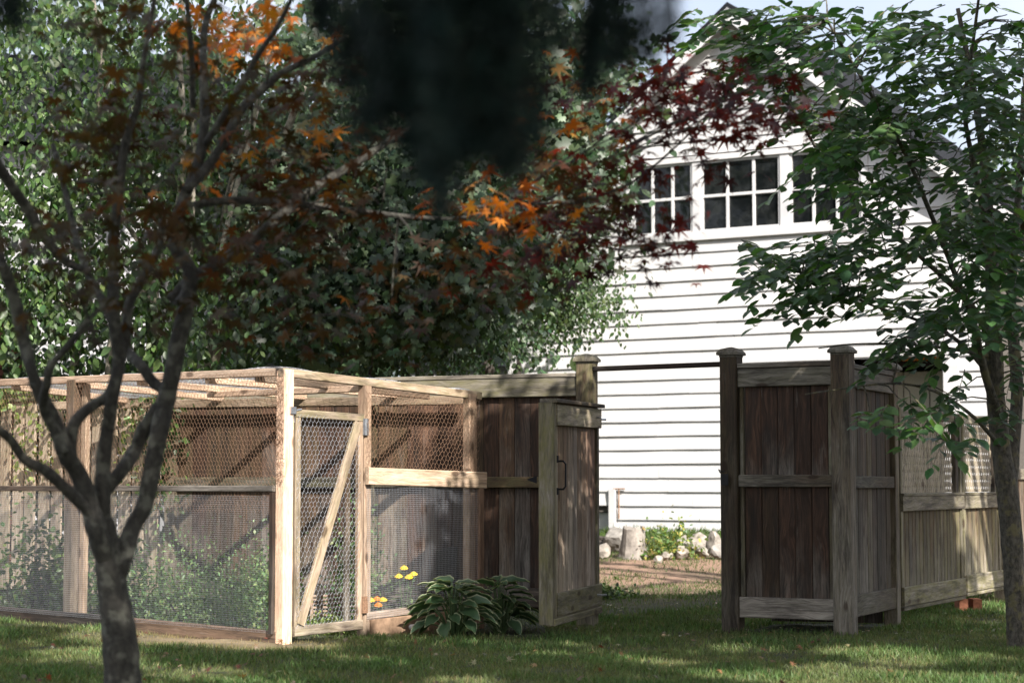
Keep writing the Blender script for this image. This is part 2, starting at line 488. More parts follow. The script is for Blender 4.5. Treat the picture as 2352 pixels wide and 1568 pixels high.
S_END = wallpt(2296, 1000)[0]
SP, ZP = wallpt(1691, 42)
_, ZE = wallpt(1172, 562)
PITCH = (ZP - ZE) / SP
def gable(s): return ZP - abs(s - SP) * PITCH
Z0 = wallpt(1520, 1226)[1]

wins = []
for (ul, ur, vtl, vbl) in ((1455, 1592, 389, 552), (1612, 1793, 374, 531), (1815, 1978, 350, 512)):
    s0, zt = wallpt(ul, vtl); s1, _ = wallpt(ur, vtl); _, zb = wallpt(ul, vbl)
    wins.append([s0, s1, zb, zt])
zt = sum(w[3] for w in wins) / 3; zb = sum(w[2] for w in wins) / 3
for w in wins: w[2], w[3] = zb, zt
g0, gzt = wallpt(1962, 822); g1, _ = wallpt(2166, 815)
openings = [(wins[0][0] - 0.11, wins[2][1] + 0.11, zb - 0.13, zt + 0.09), (g0, g1, -0.5, gzt), (wallpt(1330, 1170)[0], wallpt(1408, 1170)[0], -0.5, wallpt(1390, 1175)[1])]

barn = thing('barn', 'white clapboard barn with gable roof and a row of three upper windows', 'barn', wp(SP, 0.3))

def cut(s0, s1, z0, z1):
    segs = [(s0, s1)]
    for (a, b, c, d) in openings:
        if z1 <= c + 0.125 or z0 >= d - 0.02: continue
        ns = []
        for (x, y) in segs:
            if b <= x or a >= y: ns.append((x, y)); continue
            if a > x: ns.append((x, a))
            if b < y: ns.append((b, y))
        segs = ns
    return segs

EXPO = (wallpt(1520, 1226)[1] - wallpt(1520, 712)[1]) / -16.0
def barn_build():
    # sheathing behind the boards, with the openings left open
    mb = MB()
    br = sorted(set([0, S_END, SP] + [x for o in openings for x in o[:2]]))
    for a, b in zip(br[:-1], br[1:]):
        if b - a < 1e-4: continue
        mid = (a + b) / 2
        ops = sorted([(o[2], o[3]) for o in openings if o[0] - 1e-6 <= mid <= o[1] + 1e-6])
        z = -0.3
        for (c, d) in ops:
            if c > z: mb.add([wp(a, z, -0.01), wp(b, z, -0.01), wp(b, c, -0.01), wp(a, c, -0.01)], [(0, 1, 2, 3)])
            z = max(z, d)
        mb.add([wp(a, z, -0.01), wp(b, z, -0.01), wp(b, gable(b), -0.01), wp(a, gable(a), -0.01)], [(0, 1, 2, 3)])
    # other three walls
    mb.add([wp(0, -0.3, -0.012), wp(0, ZE, -0.012), wp(0, ZE, -D), wp(0, -0.3, -D)], [(0, 1, 2, 3)])
    zr = gable(S_END)
    mb.add([wp(S_END, -0.3, -0.012), wp(S_END, zr, -0.012), wp(S_END, zr, -D), wp(S_END, -0.3, -D)], [(0, 1, 2, 3)])
    mb.add([wp(0, -0.3, -D), wp(S_END, -0.3, -D), wp(S_END, zr, -D), wp(SP, ZP, -D), wp(0, ZE, -D)], [(0, 1, 2, 3, 4)])
    mb.obj('wall_sheathing', SHEATHING, barn)
    # clapboards
    z = Z0; row = 0
    while z < ZP - 0.1:
        ztop = z + EXPO
        zm = z + EXPO * 0.6
        half = (ZP - zm) / PITCH
        a = max(0.13, SP - half); b = min(S_END - 0.13, SP + half)
        if b - a < 0.2: break
        cuts = []
        x = a + random.uniform(1.0, 4.0)
        segs = []
        for (p, q) in cut(a, b, z, ztop):
            c0 = p
            while q - c0 > 4.2:
                L = random.uniform(2.2, 4.0); segs.append((c0, c0 + L - 0.004)); c0 += L
            segs.append((c0, q))
        for (p, q) in segs:
            if q - p < 0.05: continue
            o0 = 0.042 + random.uniform(-0.003, 0.003)
            mb = MB(); n = max(2, int((q - p) / 0.5)); vs = []
            for i in range(n + 1):
                s = p + (q - p) * i / n; dz = random.uniform(-0.004, 0.004)
                zz = ztop + 0.012
                if True: zz = min(zz, max(z + 0.03, gable(s) - 0.01))
                vs += [wp(s, z + dz, 0.004), wp(s, z + dz, o0 + random.uniform(-0.003, 0.003)), wp(s, zz, 0.012), wp(s, zz, 0.004)]
            fs = []
            for i in range(n):
                k = i * 4
                for j in range(4):
                    fs.append((k + j, k + (j + 1) % 4, k + 4 + (j + 1) % 4, k + 4 + j))
            fs += [(0, 1, 2, 3), (n * 4 + 3, n * 4 + 2, n * 4 + 1, n * 4)]
            mb.add(vs, fs); mb.obj('clapboard', PAINT, barn)
        z = ztop; row += 1
    # corner boards
    for s, zz in ((0.065, ZE - 0.02), (S_END - 0.065, zr - 0.02)):
        board('corner_board', barn, wp(s, Z0 - 0.02, 0.03), wp(s, zz, 0.03), 0.12, 0.05, W_, PAINT)
    # foundation sill
    for (p, q) in cut(0.0, S_END, 0.0, 0.2):
        board('foundation_sill', barn, wp(p, Z0 - 0.16, -0.02), wp(q, Z0 - 0.16, -0.02), 0.3, 0.05, (0, 0, 1), STONE)
    # roof slabs, rake and soffit
    OV = 0.34
    for sg, send in ((-1, -0.35), (1, S_END + 0.35)):
        zend = ZP - abs(send - SP) * PITCH
        up = Vector((0, 0, 1)); 
        mb = MB()
        th = 0.07; e = 0.10
        pts = []
        for off in (OV, -D - 0.2):
            pts += [wp(SP, ZP + e, off), wp(send, zend + e, off), wp(send, zend + e + th, off), wp(SP, ZP + e + th, off)]
        mb.add(pts, [(0, 1, 2, 3), (7, 6, 5, 4), (0, 4, 5, 1), (1, 5, 6, 2), (2, 6, 7, 3)])
        mb.obj('roof_slope', ASPHALT_SHINGLE, barn)
        d = (wp(send, zend, 0) - wp(SP, ZP, 0)).normalized()
        nrm = Vector((-d.z * W_.x * sg, -d.z * W_.y * sg, abs(d.dot(W_)))).normalized()
        nrm = d.cross(NH).normalized(); nrm = nrm if nrm.z > 0 else -nrm
        board('rake_board', barn, wp(SP, ZP + e, OV - 0.02) - nrm * 0.085, wp(send, zend + e, OV - 0.02) - nrm * 0.085, 0.16, 0.03, nrm, PAINT)
        board('soffit', barn, wp(SP, ZP + e, OV / 2 - 0.01) - nrm * 0.02, wp(send, zend + e, OV / 2 - 0.01) - nrm * 0.02, OV - 0.05, 0.02, NH, PAINT)
        board('frieze_board', barn, wp(SP, ZP + e, 0.045) - nrm * 0.12, wp(send + sg * -0.4, zend + e + 0.4 * PITCH, 0.045) - nrm * 0.12, 0.17, 0.02, nrm, PAINT)
    # eave return at the left corner
    board('eave_return', barn, wp(-0.28, ZE - 0.12, 0.16), wp(0.16, ZE - 0.12, 0.16), 0.2, 0.26, (0, 0, 1), PAINT)
    # windows
    for (s0, s1, z0, z1) in wins:
        m = MB()
        wf = mobj('window', frame_mesh(s0, s1, z0, z1, 0.03, 0.0, 0.05), PAINT, barn)
        mb = MB()
        nx, nz = 3, 2
        pw = (s1 - s0) / nx; ph = (z1 - z0) / nz
        for i in range(1, nx):
            x = s0 + pw * i
            board('muntin', wf, wp(x, z0 + 0.03, 0.012), wp(x, z1 - 0.03, 0.012), 0.045, 0.03, W_, PAINT)
        for i in range(nx):
            x0, x1 = s0 + pw * i + 0.016, s0 + pw * (i + 1) - 0.016
            board('muntin', wf, wp(x0, z0 + ph, 0.012), wp(x1, z0 + ph, 0.012), 0.045, 0.028, (0, 0, 1), PAINT)
        for i in range(nx):
            for j in range(nz):
                g = MB(); a, b = s0 + pw * i + 0.005, s0 + pw * (i + 1) - 0.005; c, d = z0 + ph * j + 0.005, z0 + ph * (j + 1) - 0.005
                tl = random.uniform(-0.004, 0.004)
                g.add([wp(a, c, -0.01), wp(b, c, -0.01 + tl), wp(b, d, -0.01), wp(a, d, -0.01 - tl)], [(0, 1, 2, 3)])
                g.obj('pane', GLASS, wf)
    a, b = wins[0][0] - 0.11, wins[2][1] + 0.11
    xs = [a, wins[0][0], wins[0][1], wins[1][0], wins[1][1], wins[2][0], wins[2][1], b]
    for i in range(0, 8, 2):
        board('window_casing', barn, wp((xs[i] + xs[i + 1]) / 2, zb, 0.02), wp((xs[i] + xs[i + 1]) / 2, zt, 0.02), xs[i + 1] - xs[i] - 0.004, 0.06, W_, PAINT)
    board('window_head', barn, wp(a - 0.02, zt + 0.045, 0.03), wp(b + 0.02, zt + 0.045, 0.03), 0.085, 0.08, (0, 0, 1), PAINT)
    board('window_sill', barn, wp(a - 0.05, zb - 0.065, 0.035), wp(b + 0.05, zb - 0.065, 0.035), 0.13, 0.085, (0, 0, 1), PAINT)
    # garage opening: casing, interior room
    board('door_casing', barn, wp(g0 - 0.03, gzt + 0.06, 0.03), wp(g1 + 0.2, gzt + 0.06, 0.03), 0.12, 0.06, (0, 0, 1), PAINT)
    board('door_casing', barn, wp(g1 + 0.12, 0, 0.025), wp(g1 + 0.12, gzt - 0.002, 0.025), 0.22, 0.05, W_, PAINT)
    board('door_casing', barn, wp(g0 - 0.05, 0, 0.025), wp(g0 - 0.05, gzt - 0.002, 0.025), 0.09, 0.05, W_, PAINT)
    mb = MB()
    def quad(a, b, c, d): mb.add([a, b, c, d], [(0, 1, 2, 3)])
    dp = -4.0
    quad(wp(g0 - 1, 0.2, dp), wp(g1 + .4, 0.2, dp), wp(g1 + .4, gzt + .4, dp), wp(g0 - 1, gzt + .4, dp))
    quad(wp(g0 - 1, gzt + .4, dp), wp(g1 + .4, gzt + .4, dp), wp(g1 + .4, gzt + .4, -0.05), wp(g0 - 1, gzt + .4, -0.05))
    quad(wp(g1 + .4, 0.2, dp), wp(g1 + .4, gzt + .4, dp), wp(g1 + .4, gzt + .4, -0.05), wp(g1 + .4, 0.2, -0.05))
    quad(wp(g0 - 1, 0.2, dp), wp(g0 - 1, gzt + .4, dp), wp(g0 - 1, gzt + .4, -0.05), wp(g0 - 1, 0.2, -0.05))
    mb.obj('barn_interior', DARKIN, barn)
    sl = g0 - 0.3
    for k in range(5):
        board('interior_panel', barn, wp(sl + 0.21 + k * 0.385, 0.3, -0.7), wp(sl + 0.21 + k * 0.385, gzt - 0.18, -0.7), 0.37, 0.03, W_, CREAM)
    board('lintel_beam', barn, wp(g0, gzt - 0.07, -0.35), wp(g1 + 0.3, gzt - 0.07, -0.35), 0.12, 0.12, (0, 0, 1), color=(0.9, 0, 0.25, 0))
    board('door_track', barn, wp(g1 - 0.62, gzt - 0.03, -0.12), wp(g1 - 0.1, gzt - 0.03, -0.12), 0.05, 0.05, (0, 0, 1), ORANGE)
    # low hatch at the left with its white jamb
    hs0, hs1, _, hz = openings[2]
    board('hatch_jamb', barn, wp(hs1 + 0.02, 0.15, 0.05), wp(hs1 + 0.02, wallpt(1411, 1122)[1], 0.05), 0.11, 0.07, W_, PAINT)
    n = 3
    for k in range(n):
        z0 = hz - (k + 1) * 0.27
        board('hatch_plank', barn, wp(hs0, z0 + 0.13, -0.10), wp(hs1 - 0.04, z0 + 0.13, -0.10), 0.255, 0.03, (0, 0, 1), PAINT)
    mb = MB(); 
    sb, zb2 = wallpt(1426, 1122)
    mb.tube([wp(sb, zb2, 0.07), wp(sb, zb2 - 0.45, 0.07)], 0.012, 6); mb.tube([wp(sb - 0.1, zb2, 0.07), wp(sb + 0.1, zb2, 0.07)], 0.012, 6)
    mb.obj('rusty_bracket', WIRE_RUST, barn)

def frame_mesh(s0, s1, z0, z1, w, o0, o1):
    mb = MB()
    for (a, b, c, d) in ((s0, s1, z0, z0 + w), (s0, s1, z1 - w, z1), (s0, s0 + w, z0 + w, z1 - w), (s1 - w, s1, z0 + w, z1 - w)):
        vs = [wp(x, z, o) for x in (a, b) for z in (c, d) for o in (o0 - 0.02, o1 - 0.02)]
        mb.add(vs, [(0, 1, 3, 2), (4, 6, 7, 5), (0, 4, 5, 1), (2, 3, 7, 6), (0, 2, 6, 4), (1, 5, 7, 3)])
    return mb.mesh('window')
D = 4.3
barn_build()

# ================================================================== FENCE PIECES
def cap_mesh(w):
    h = w / 2; mb = MB()
    prof = [(h * 0.80, 0), (h * 0.80, 0.012), (h * 1.0, 0.016), (h * 1.0, 0.034), (h * 0.72, 0.062), (0.012, 0.078)]
    vs = []
    for r, z in prof: vs += [(-r, -r, z), (r, -r, z), (r, r, z), (-r, r, z)]
    fs = [(3, 2, 1, 0)]
    for i in range(len(prof) - 1):
        for k in range(4): fs.append((i * 4 + k, i * 4 + (k + 1) % 4, i * 4 + 4 + (k + 1) % 4, i * 4 + 4 + k))
    n = (len(prof) - 1) * 4; fs.append((n, n + 1, n + 2, n + 3)); mb.add(vs, fs)
    return mb.mesh('post_cap')
CAPM = cap_mesh(0.172)

def post(parent, x, y, ztop, w, wdir, color, cap=True, z0=None, name='post'):
    z0 = float(gh(x, y)) - 0.06 if z0 is None else z0
    p = board(name, parent, (x, y, z0), (x, y, ztop), w, w, wdir, color=color, ch=0.006)
    if cap:
        ex = Vector((wdir[0], wdir[1], 0)).normalized(); ey = Vector((-ex.y, ex.x, 0))
        M = Matrix(((ex.x, ey.x, 0, x), (ex.y, ey.y, 0, y), (0, 0, 1, ztop - 0.002), (0, 0, 0, 1)))
        mobj('post_cap', CAPM, WOOD, p, M, (color[0] * 0.5, color[1], color[2] * 0.95, 0))
    return p

def nrm_of(a, b):
    d = (Vector((b[0], b[1], 0)) - Vector((a[0], a[1], 0))).normalized()
    n = Vector((-d.y, d.x, 0))
    if n.y > 0: n = -n
    return d, n

def rail(parent, a, b, z, h, t, off, color, name='rail', ext=0.0, zb=None):
    d, n = nrm_of(a, b)
    zb = z if zb is None else zb
    p0 = Vector((a[0], a[1], z)) + n * off - d * ext; p1 = Vector((b[0], b[1], zb)) + n * off + d * ext
    return board(name, parent, p0, p1, h, t, (0, 0, 1), color=color)

def pickets(parent, a, b, z0, z1, w, gap, t, off, colfn, jit=0.004):
    d, n = nrm_of(a, b); L = (Vector((b[0], b[1], 0)) - Vector((a[0], a[1], 0))).length
    k = max(1, round(L / (w + gap))); pitch = L / k
    for i in range(k):
        c = Vector((a[0], a[1], 0)) + d * pitch * (i + 0.5) + n * (off + random.uniform(-jit, jit))
        lean = random.uniform(-0.002, 0.002)
        board('plank', parent, c + Vector((0, 0, z0)), c + d * lean + Vector((0, 0, z1 + random.uniform(-0.003, 0.003))), round(pitch - gap, 4), t, d, color=colfn(i))

def cj(r, g, b, a=0.0, j=0.15):
    return (min(1, max(0, r + random.uniform(-j, j))), min(1, max(0, g + random.uniform(-j, j))), min(1, max(0.05, b + random.uniform(-j, j) * 0.7)), a)

LP = (0.585, 14.95); RP = (1.645, 14.36); BP = (2.41, 13.95); BR = (2.98, 15.12)
FA = (-1.15, 15.66); FB = (-2.9, 16.4); FC = (-7.0, 19.3)

# ---- back fence with brown planks
fence = thing('plank_fence', 'brown plank fence behind the wire pen, ending at the capped post left of the opening', 'fence', gp(-1.1, 15.6))
e_, n_ = nrm_of(FA, LP)
for (x, y), cap in ((LP, True),):
    post(fence, x, y, 2.045, 0.135, e_, (0.25, 0.75, 0.62, 0), cap)
post(fence, FA[0], FA[1], 1.93, 0.1, e_, (0.3, 0.6, 0.5, 0), False)
post(fence, FB[0], FB[1], 1.93, 0.1, e_, (0.3, 0.4, 0.6, 0), False)
for a, b in ((FA, LP), (FB, FA)):
    d, n = nrm_of(a, b)
    aa = (a[0] + d.x * 0.06, a[1] + d.y * 0.06); bb = (b[0] - d.x * 0.075, b[1] - d.y * 0.075)
    pickets(fence, aa, bb, 0.12, 1.86, 0.135, 0.0012, 0.022, -0.012, lambda i: cj(0.62, 0.05, 0.68, 0, 0.26))
    rail(fence, aa, bb, 1.865, 0.15, 0.035, 0.03, cj(0.1, 0.65, 0.65), 'top_rail')
    rail(fence, aa, bb, 1.955, 0.032, 0.11, 0.0, cj(0.15, 0.45, 0.6), 'cap_rail')
    rail(fence, aa, bb, 1.12, 0.085, 0.04, 0.032, cj(0.25, 0.55, 0.5), 'middle_rail')
    rail(fence, aa, bb, 0.22, 0.15, 0.035, 0.03, cj(0.3, 0.2, 0.45), 'bottom_rail')
# ---- grey picket fence at the far left
fence2 = thing('picket_fence', 'sunlit grey picket fence with gaps at the far left behind the small maple', 'fence', gp(-4.9, 17.8))
pickets(fence2, FC, (FB[0] - 0.12, FB[1] + 0.085), 0.15, 1.84, 0.14, 0.035, 0.02, 0, lambda i: cj(0.1, 0.4, 1.0, 0.25, 0.15), 0.008)
rail(fence2, FC, (FB[0] - 0.12, FB[1] + 0.085), 1.9, 0.09, 0.06, 0.0, (0.1, 1, 0.7, 0), 'top_rail')
rail(fence2, FC, (FB[0] - 0.12, FB[1] + 0.085), 1.1, 0.07, 0.04, -0.04, (0.1, 0.6, 0.7, 0), 'middle_rail')
rail(fence2, FC, (FB[0] - 0.12, FB[1] + 0.085), 0.35, 0.08, 0.04, -0.04, (0.1, 0.6, 0.7, 0), 'bottom_rail')
for t in (0.35, 0.8):
    q = Vector(FC).lerp(Vector(FB), t); post(fence2, q.x, q.y + 0.07, 1.9, 0.09, e_, (0.1, 0.5, 0.6, 0), False)

# ---- privacy screen right of the opening
screen = thing('privacy_screen', 'dark stained plank screen of three capped posts right of the opening', 'screen', gp(2.1, 14.2))
d1, n1 = nrm_of(RP, BP)
post(screen, *RP, 2.055, 0.135, d1, (0.62, 0.35, 0.5, 0))
post(screen, *BP, 2.045, 0.14, d1, (0.22, 0.25, 0.55, 0))
d2, n2 = nrm_of(BP, BR)
post(screen, *BR, 1.99, 0.11, d2, (0.3, 0.45, 0.4, 0))
a = (RP[0] + d1.x * 0.07, RP[1] + d1.y * 0.07); b = (BP[0] - d1.x * 0.072, BP[1] - d1.y * 0.072)
for z0, z1, rr in ((0.27, 1.09, 0.85), (1.175, 1.84, 0.85)):
    aa = (a[0] + d1.x * 0.04, a[1] + d1.y * 0.04); bb = (b[0] - d1.x * 0.04, b[1] - d1.y * 0.04)
    pickets(screen, aa, bb, z0, z1, 0.125, 0.002, 0.022, 0.0, lambda i: cj(0.66, 0.0, 0.5, 0, 0.25), 0.002)
    for q, s in ((a, 1), (b, -1)):
        c = Vector((q[0], q[1], 0)) + d1 * s * 0.018
        board('edge_trim', screen, c + Vector((0, 0, z0)), c + Vector((0, 0, z1)), 0.032, 0.05, d1, color=(0.3, 0.6, 0.55, 0))
rail(screen, a, b, 1.895, 0.135, 0.035, 0.03, (0.08, 0.35, 0.55, 0), 'top_rail')
rail(screen, a, b, 1.985, 0.035, 0.11, 0.0, (0.2, 0.2, 0.45, 0), 'cap_rail')
rail(screen, a, b, 1.13, 0.09, 0.035, 0.03, (0.3, 0.25, 0.62, 0), 'middle_rail')
rail(screen, a, b, 0.20, 0.15, 0.035, 0.03, (0.0, 0.05, 0.75, 0), 'bottom_rail')
a = (BP[0] + d2.x * -0.075 * -1, BP[1] + 0.075); b = (BR[0] - d2.x * 0.06, BR[1] - 0.06)
pickets(screen, a, b, 0.27, 1.86, 0.125, 0.005, 0.022, 0.0, lambda i: cj(0.45, 0.3, 0.4, 0, 0.2), 0.002)
rail(screen, a, b, 1.88, 0.135, 0.03, 0.03, (0.2, 0.3, 0.4, 0), 'top_rail')
rail(screen, a, b, 1.968, 0.035, 0.11, 0.0, (0.2, 0.2, 0.35, 0), 'cap_rail')
rail(screen, a, b, 1.12, 0.09, 0.03, 0.03, (0.3, 0.4, 0.4, 0), 'middle_rail')
rail(screen, a, b, 0.22, 0.16, 0.03, 0.03, (0.25, 0.5, 0.4, 0), 'bottom_rail')
# back and side planks added to close the bay and keep it dark
rp2 = (RP[0] + 0.42, RP[1] + 1.02)
pickets(screen, (RP[0] + .05, RP[1] + .08), rp2, 0.15, 1.86, 0.14, 0.004, 0.02, 0.0, lambda i: cj(0.5, 0.2, 0.4, 0, 0.2), 0.002)
pickets(screen, rp2, (BR[0] - .07, BR[1] + .02), 0.02, 1.86, 0.14, 0.004, 0.02, 0.0, lambda i: cj(0.5, 0.2, 0.35, 0, 0.2), 0.002)
# latch plate on the gate post
lm = MB(); pl = at(1664, 1101, 14.25)
lm.box(pl, (0.055, 0.02, 0.085)); lm.tube([pl + Vector((-.03, 0, .05)), pl + Vector((-.045, -0.01, .075)), pl + Vector((-.02, -.01, .06)), pl + Vector((0, 0, .062))], 0.005, 5)
lm.obj('latch_plate', BLACK_METAL, screen)

# header strip over the opening
hd = thing('header_rail', 'thin dark wooden rail spanning the opening between the two gate posts', 'rail', Vector((LP[0], LP[1], 2.0)))
dd, nn = nrm_of(LP, RP)
board('plank', hd, Vector((LP[0], LP[1], 2.0)) + dd * 0.07, Vector((RP[0], RP[1], 2.005)) - dd * 0.07, 0.035, 0.09, (0, 0, 1), color=(0.6, 0.0, 0.25, 0))

# ---- open gate
GH = Vector((0.655, 14.83, 0)); GF = Vector((0.262, 13.62, 0))
gate = thing('open_gate', 'mossy plank gate standing open toward the lawn with black pull handle', 'gate', Vector((0.655, 14.83, 0.12)))
gd = (GH - GF).normalized(); gn = Vector((gd.y, -gd.x, 0))     # gn faces right, towards the camera
def gpnt(t, z, off=0): return GF + gd * t + gn * off + Vector((0, 0, z))
GL = (GH - GF).length
zb_, zt_ = 0.115, 1.685
board('stile', gate, gpnt(0.02, zb_, -0.02), gpnt(0.02, zt_, -0.02), 0.11, 0.055, gn, color=(0.1, 0.95, 0.5, 0))
board('stile', gate, gpnt(0.065, zb_ + 0.05, 0.018), gpnt(0.065, zt_, 0.018), 0.035, 0.03, gd, color=(0.1, 0.85, 0.75, 0.1))
board('stile', gate, gpnt(GL - 0.04, zb_ + 0.2, 0.0), gpnt(GL - 0.04, zt_ - .03, 0.0), 0.06, 0.045, gd, color=(0.3, 0.6, 0.6, 0))
board('top_rail', gate, gpnt(0.085, zt_ - 0.085, 0.022), gpnt(GL, zt_ - 0.075, 0.022), 0.15, 0.035, (0, 0, 1), color=(0.05, 0.65, 0.9, 0.15))
board('cap_rail', gate, gpnt(-0.01, zt_ + 0.014, 0.0), gpnt(GL + 0.01, zt_ + 0.02, 0.0), 0.13, 0.028, gn, color=(0.5, 0.35, 0.45, 0))
board('bottom_rail', gate, gpnt(0.085, zb_ + 0.135, 0.022), gpnt(GL, zb_ + 0.15, 0.022), 0.16, 0.035, (0, 0, 1), color=(0.05, 1, 0.62, 0))
board('bottom_cleat', gate, gpnt(0.0, zb_ + 0.018, 0.012), gpnt(GL, zb_ + 0.033, 0.012), 0.05, 0.06, (0, 0, 1), color=(0.1, 0.9, 0.5, 0))
k = 9; pw = (GL - 0.085 - 0.07) / k
for i in range(k):
    t = 0.085 + pw * (i + 0.5)
    board('plank', gate, gpnt(t, zb_ + 0.2, -0.004 + random.uniform(-.002, .002)), gpnt(t, zt_ - 0.14, -0.004), round(pw - 0.005, 4), 0.022, gd, color=cj(0.32, 0.1, 1.0, 0.12, 0.2))
hb = MB(); zc = 1.17
hb.tube([gpnt(0.16, zc + 0.10, 0.012), gpnt(0.16, zc + 0.10, 0.06), gpnt(0.165, zc + .08, 0.075), gpnt(0.165, zc - .08, 0.075), gpnt(0.16, zc - .10, .06), gpnt(0.16, zc - .10, .012)], 0.008, 6)
hb.tube([gpnt(0.16, zc + .14, 0.012), gpnt(0.16, zc + .09, 0.012)], 0.014, 6); hb.tube([gpnt(0.16, zc - .14, 0.012), gpnt(0.16, zc - .09, 0.012)], 0.014, 6)
hb.obj('handle', BLACK_METAL, gate)
for z in (zt_ - 0.07, zb_ + 0.15):
    m = MB(); m.tube([gpnt(GL - 0.14, z, 0.03), gpnt(GL - 0.14, z, 0.075)], 0.009, 6); m.obj('bolt', ZINC, gate)
    m = MB(); m.tube([gpnt(GL + 0.01, z - .01, 0.03), gpnt(GL + 0.05, z - .01, 0.06)], 0.009, 6); m.obj('bolt', ZINC, gate)
m = MB(); p = at(1222, 1101, 14.0)
m.add([p + Vector((-.04, 0, 0)), p + Vector((.035, 0, .028)), p + Vector((.035, 0, -.028)), p + Vector((-.04, .012, 0)), p + Vector((.035, .012, .028)), p + Vector((.035, .012, -.028))], [(0, 2, 1), (3, 4, 5), (0, 1, 4, 3), (0, 3, 5, 2), (1, 2, 5, 4)])
m.obj('latch', BLACK_METAL, gate)

# ---- two lattice gates at the right
SG0 = Vector((3.05, 15.25, 0)); SD = Vector((0.48, 0.877, 0)).normalized()
def lattice(parent, s0, s1, z0, z1, dn):
    mb = MB(); w = 0.03; t = 0.006
    H = z1 - z0; L = s1 - s0
    for layer, sg in ((0, 1), (1, -1)):
        x = -H * 0.5
        while x < L + H * 0.5:
            # strip from (x,z0) leaning sg*0.5 per metre
            lo = x if sg > 0 else x + H * 0.5; hi = x + H * 0.5 if sg > 0 else x
            pts = []
            for f in np.linspace(0, 1, 9):
                xx = lo + (hi - lo) * f
                if 0 <= xx <= L - w: pts.append((xx, z0 + H * f))
            if len(pts) > 1:
                (x0, a0), (x1, a1) = pts[0], pts[-1]
                o = SG0 + dn * (0.006 * layer)
                P = lambda xx, zz, oo: o + SD * (s0 + xx) + dn * oo + Vector((0, 0, zz))
                v = [P(x0, a0, 0), P(x0 + w, a0, 0), P(x1 + w, a1, 0), P(x1, a1, 0), P(x0, a0, t * 0.9), P(x0 + w, a0, t * 0.9), P(x1 + w, a1, t * 0.9), P(x1, a1, t * 0.9)]
                mb.add(v, [(3, 2, 1, 0), (4, 5, 6, 7), (0, 1, 5, 4), (1, 2, 6, 5), (2, 3, 7, 6), (3, 0, 4, 7)])
            x += 0.062
    o = mb.obj('lattice', WOOD, parent, color=(0.1, 0.5, 0.95, 0.1)); o['kind'] = 'stuff'
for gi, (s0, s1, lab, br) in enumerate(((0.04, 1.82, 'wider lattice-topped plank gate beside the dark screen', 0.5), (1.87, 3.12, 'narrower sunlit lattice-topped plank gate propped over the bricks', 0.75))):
    A = SG0 + SD * s0; B = SG0 + SD * s1
    zg = 0.125 + 0.02 * gi
    sgate = thing('lattice_gate', lab, 'gate', Vector((A.x, A.y, zg)), 'lattice-topped gates at the right')
    d, n = nrm_of(A, B)
    n = Vector((-abs(n.x), n.y, 0)) if n.x > 0 else n
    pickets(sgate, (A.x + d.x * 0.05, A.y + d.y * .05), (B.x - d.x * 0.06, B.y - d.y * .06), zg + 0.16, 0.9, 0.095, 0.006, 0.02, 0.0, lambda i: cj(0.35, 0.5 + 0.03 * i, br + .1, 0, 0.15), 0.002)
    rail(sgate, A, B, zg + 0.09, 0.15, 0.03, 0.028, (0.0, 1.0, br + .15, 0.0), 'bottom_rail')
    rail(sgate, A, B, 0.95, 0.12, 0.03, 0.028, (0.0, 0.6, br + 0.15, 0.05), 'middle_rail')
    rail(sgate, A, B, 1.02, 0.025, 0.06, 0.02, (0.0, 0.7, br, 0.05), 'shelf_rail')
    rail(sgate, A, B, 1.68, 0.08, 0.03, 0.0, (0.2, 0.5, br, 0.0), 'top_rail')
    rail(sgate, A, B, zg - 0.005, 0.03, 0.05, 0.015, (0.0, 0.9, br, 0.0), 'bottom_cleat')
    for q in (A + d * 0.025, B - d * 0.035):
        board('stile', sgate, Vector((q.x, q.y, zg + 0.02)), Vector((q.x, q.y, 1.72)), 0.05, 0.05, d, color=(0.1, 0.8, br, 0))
    q = B - d * 0.14
    board('stile', sgate, Vector((q.x, q.y, 1.03)), Vector((q.x, q.y, 1.7)), 0.09, 0.04, d, color=(0.6, 0.3, 0.3, 0))
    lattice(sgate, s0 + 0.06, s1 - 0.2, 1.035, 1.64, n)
    he = A + d * 0.05 if gi == 0 else B - d * 0.03
    for zz in (0.97, 0.24):
        mb = MB(); c = Vector((he.x, he.y, zz)) + n * 0.05
        mb.add([c + d * -0.035 + Vector((0, 0, .07)), c + d * -0.035 - Vector((0, 0, .07)), c + d * 0.0 - Vector((0, 0, .05)), c + d * 0.11, c + d * 0 + Vector((0, 0, .05))], [(0, 1, 2, 3, 4)])
        mb.obj('hinge', BLACK_METAL, sgate)
endp = thing('end_fence', 'short plank fence run with two posts behind the right tree trunk', 'fence', gp(4.8, 18.3))
E0 = SG0 + SD * 3.2; E1 = SG0 + SD * 5.4
post(endp, E0.x, E0.y, 1.74, 0.1, SD, (0.1, 0.55, 0.75, 0.15), False); post(endp, E1.x, E1.y, 1.74, 0.1, SD, (0.1, 0.5, 0.6, 0), False)
pickets(endp, (E0.x + .04, E0.y + .06), (E1.x - .03, E1.y - .06), 0.25, 1.15, 0.12, 0.006, 0.02, 0, lambda i: cj(0.4, 0.2, 0.65, 0, 0.15))
rail(endp, E0, E1, 1.2, 0.1, 0.03, 0.03, (0.1, 0.4, 0.6, 0), 'top_rail'); rail(endp, E0, E1, 0.3, 0.12, 0.03, 0.03, (0.1, 0.4, 0.6, 0), 'bottom_rail')
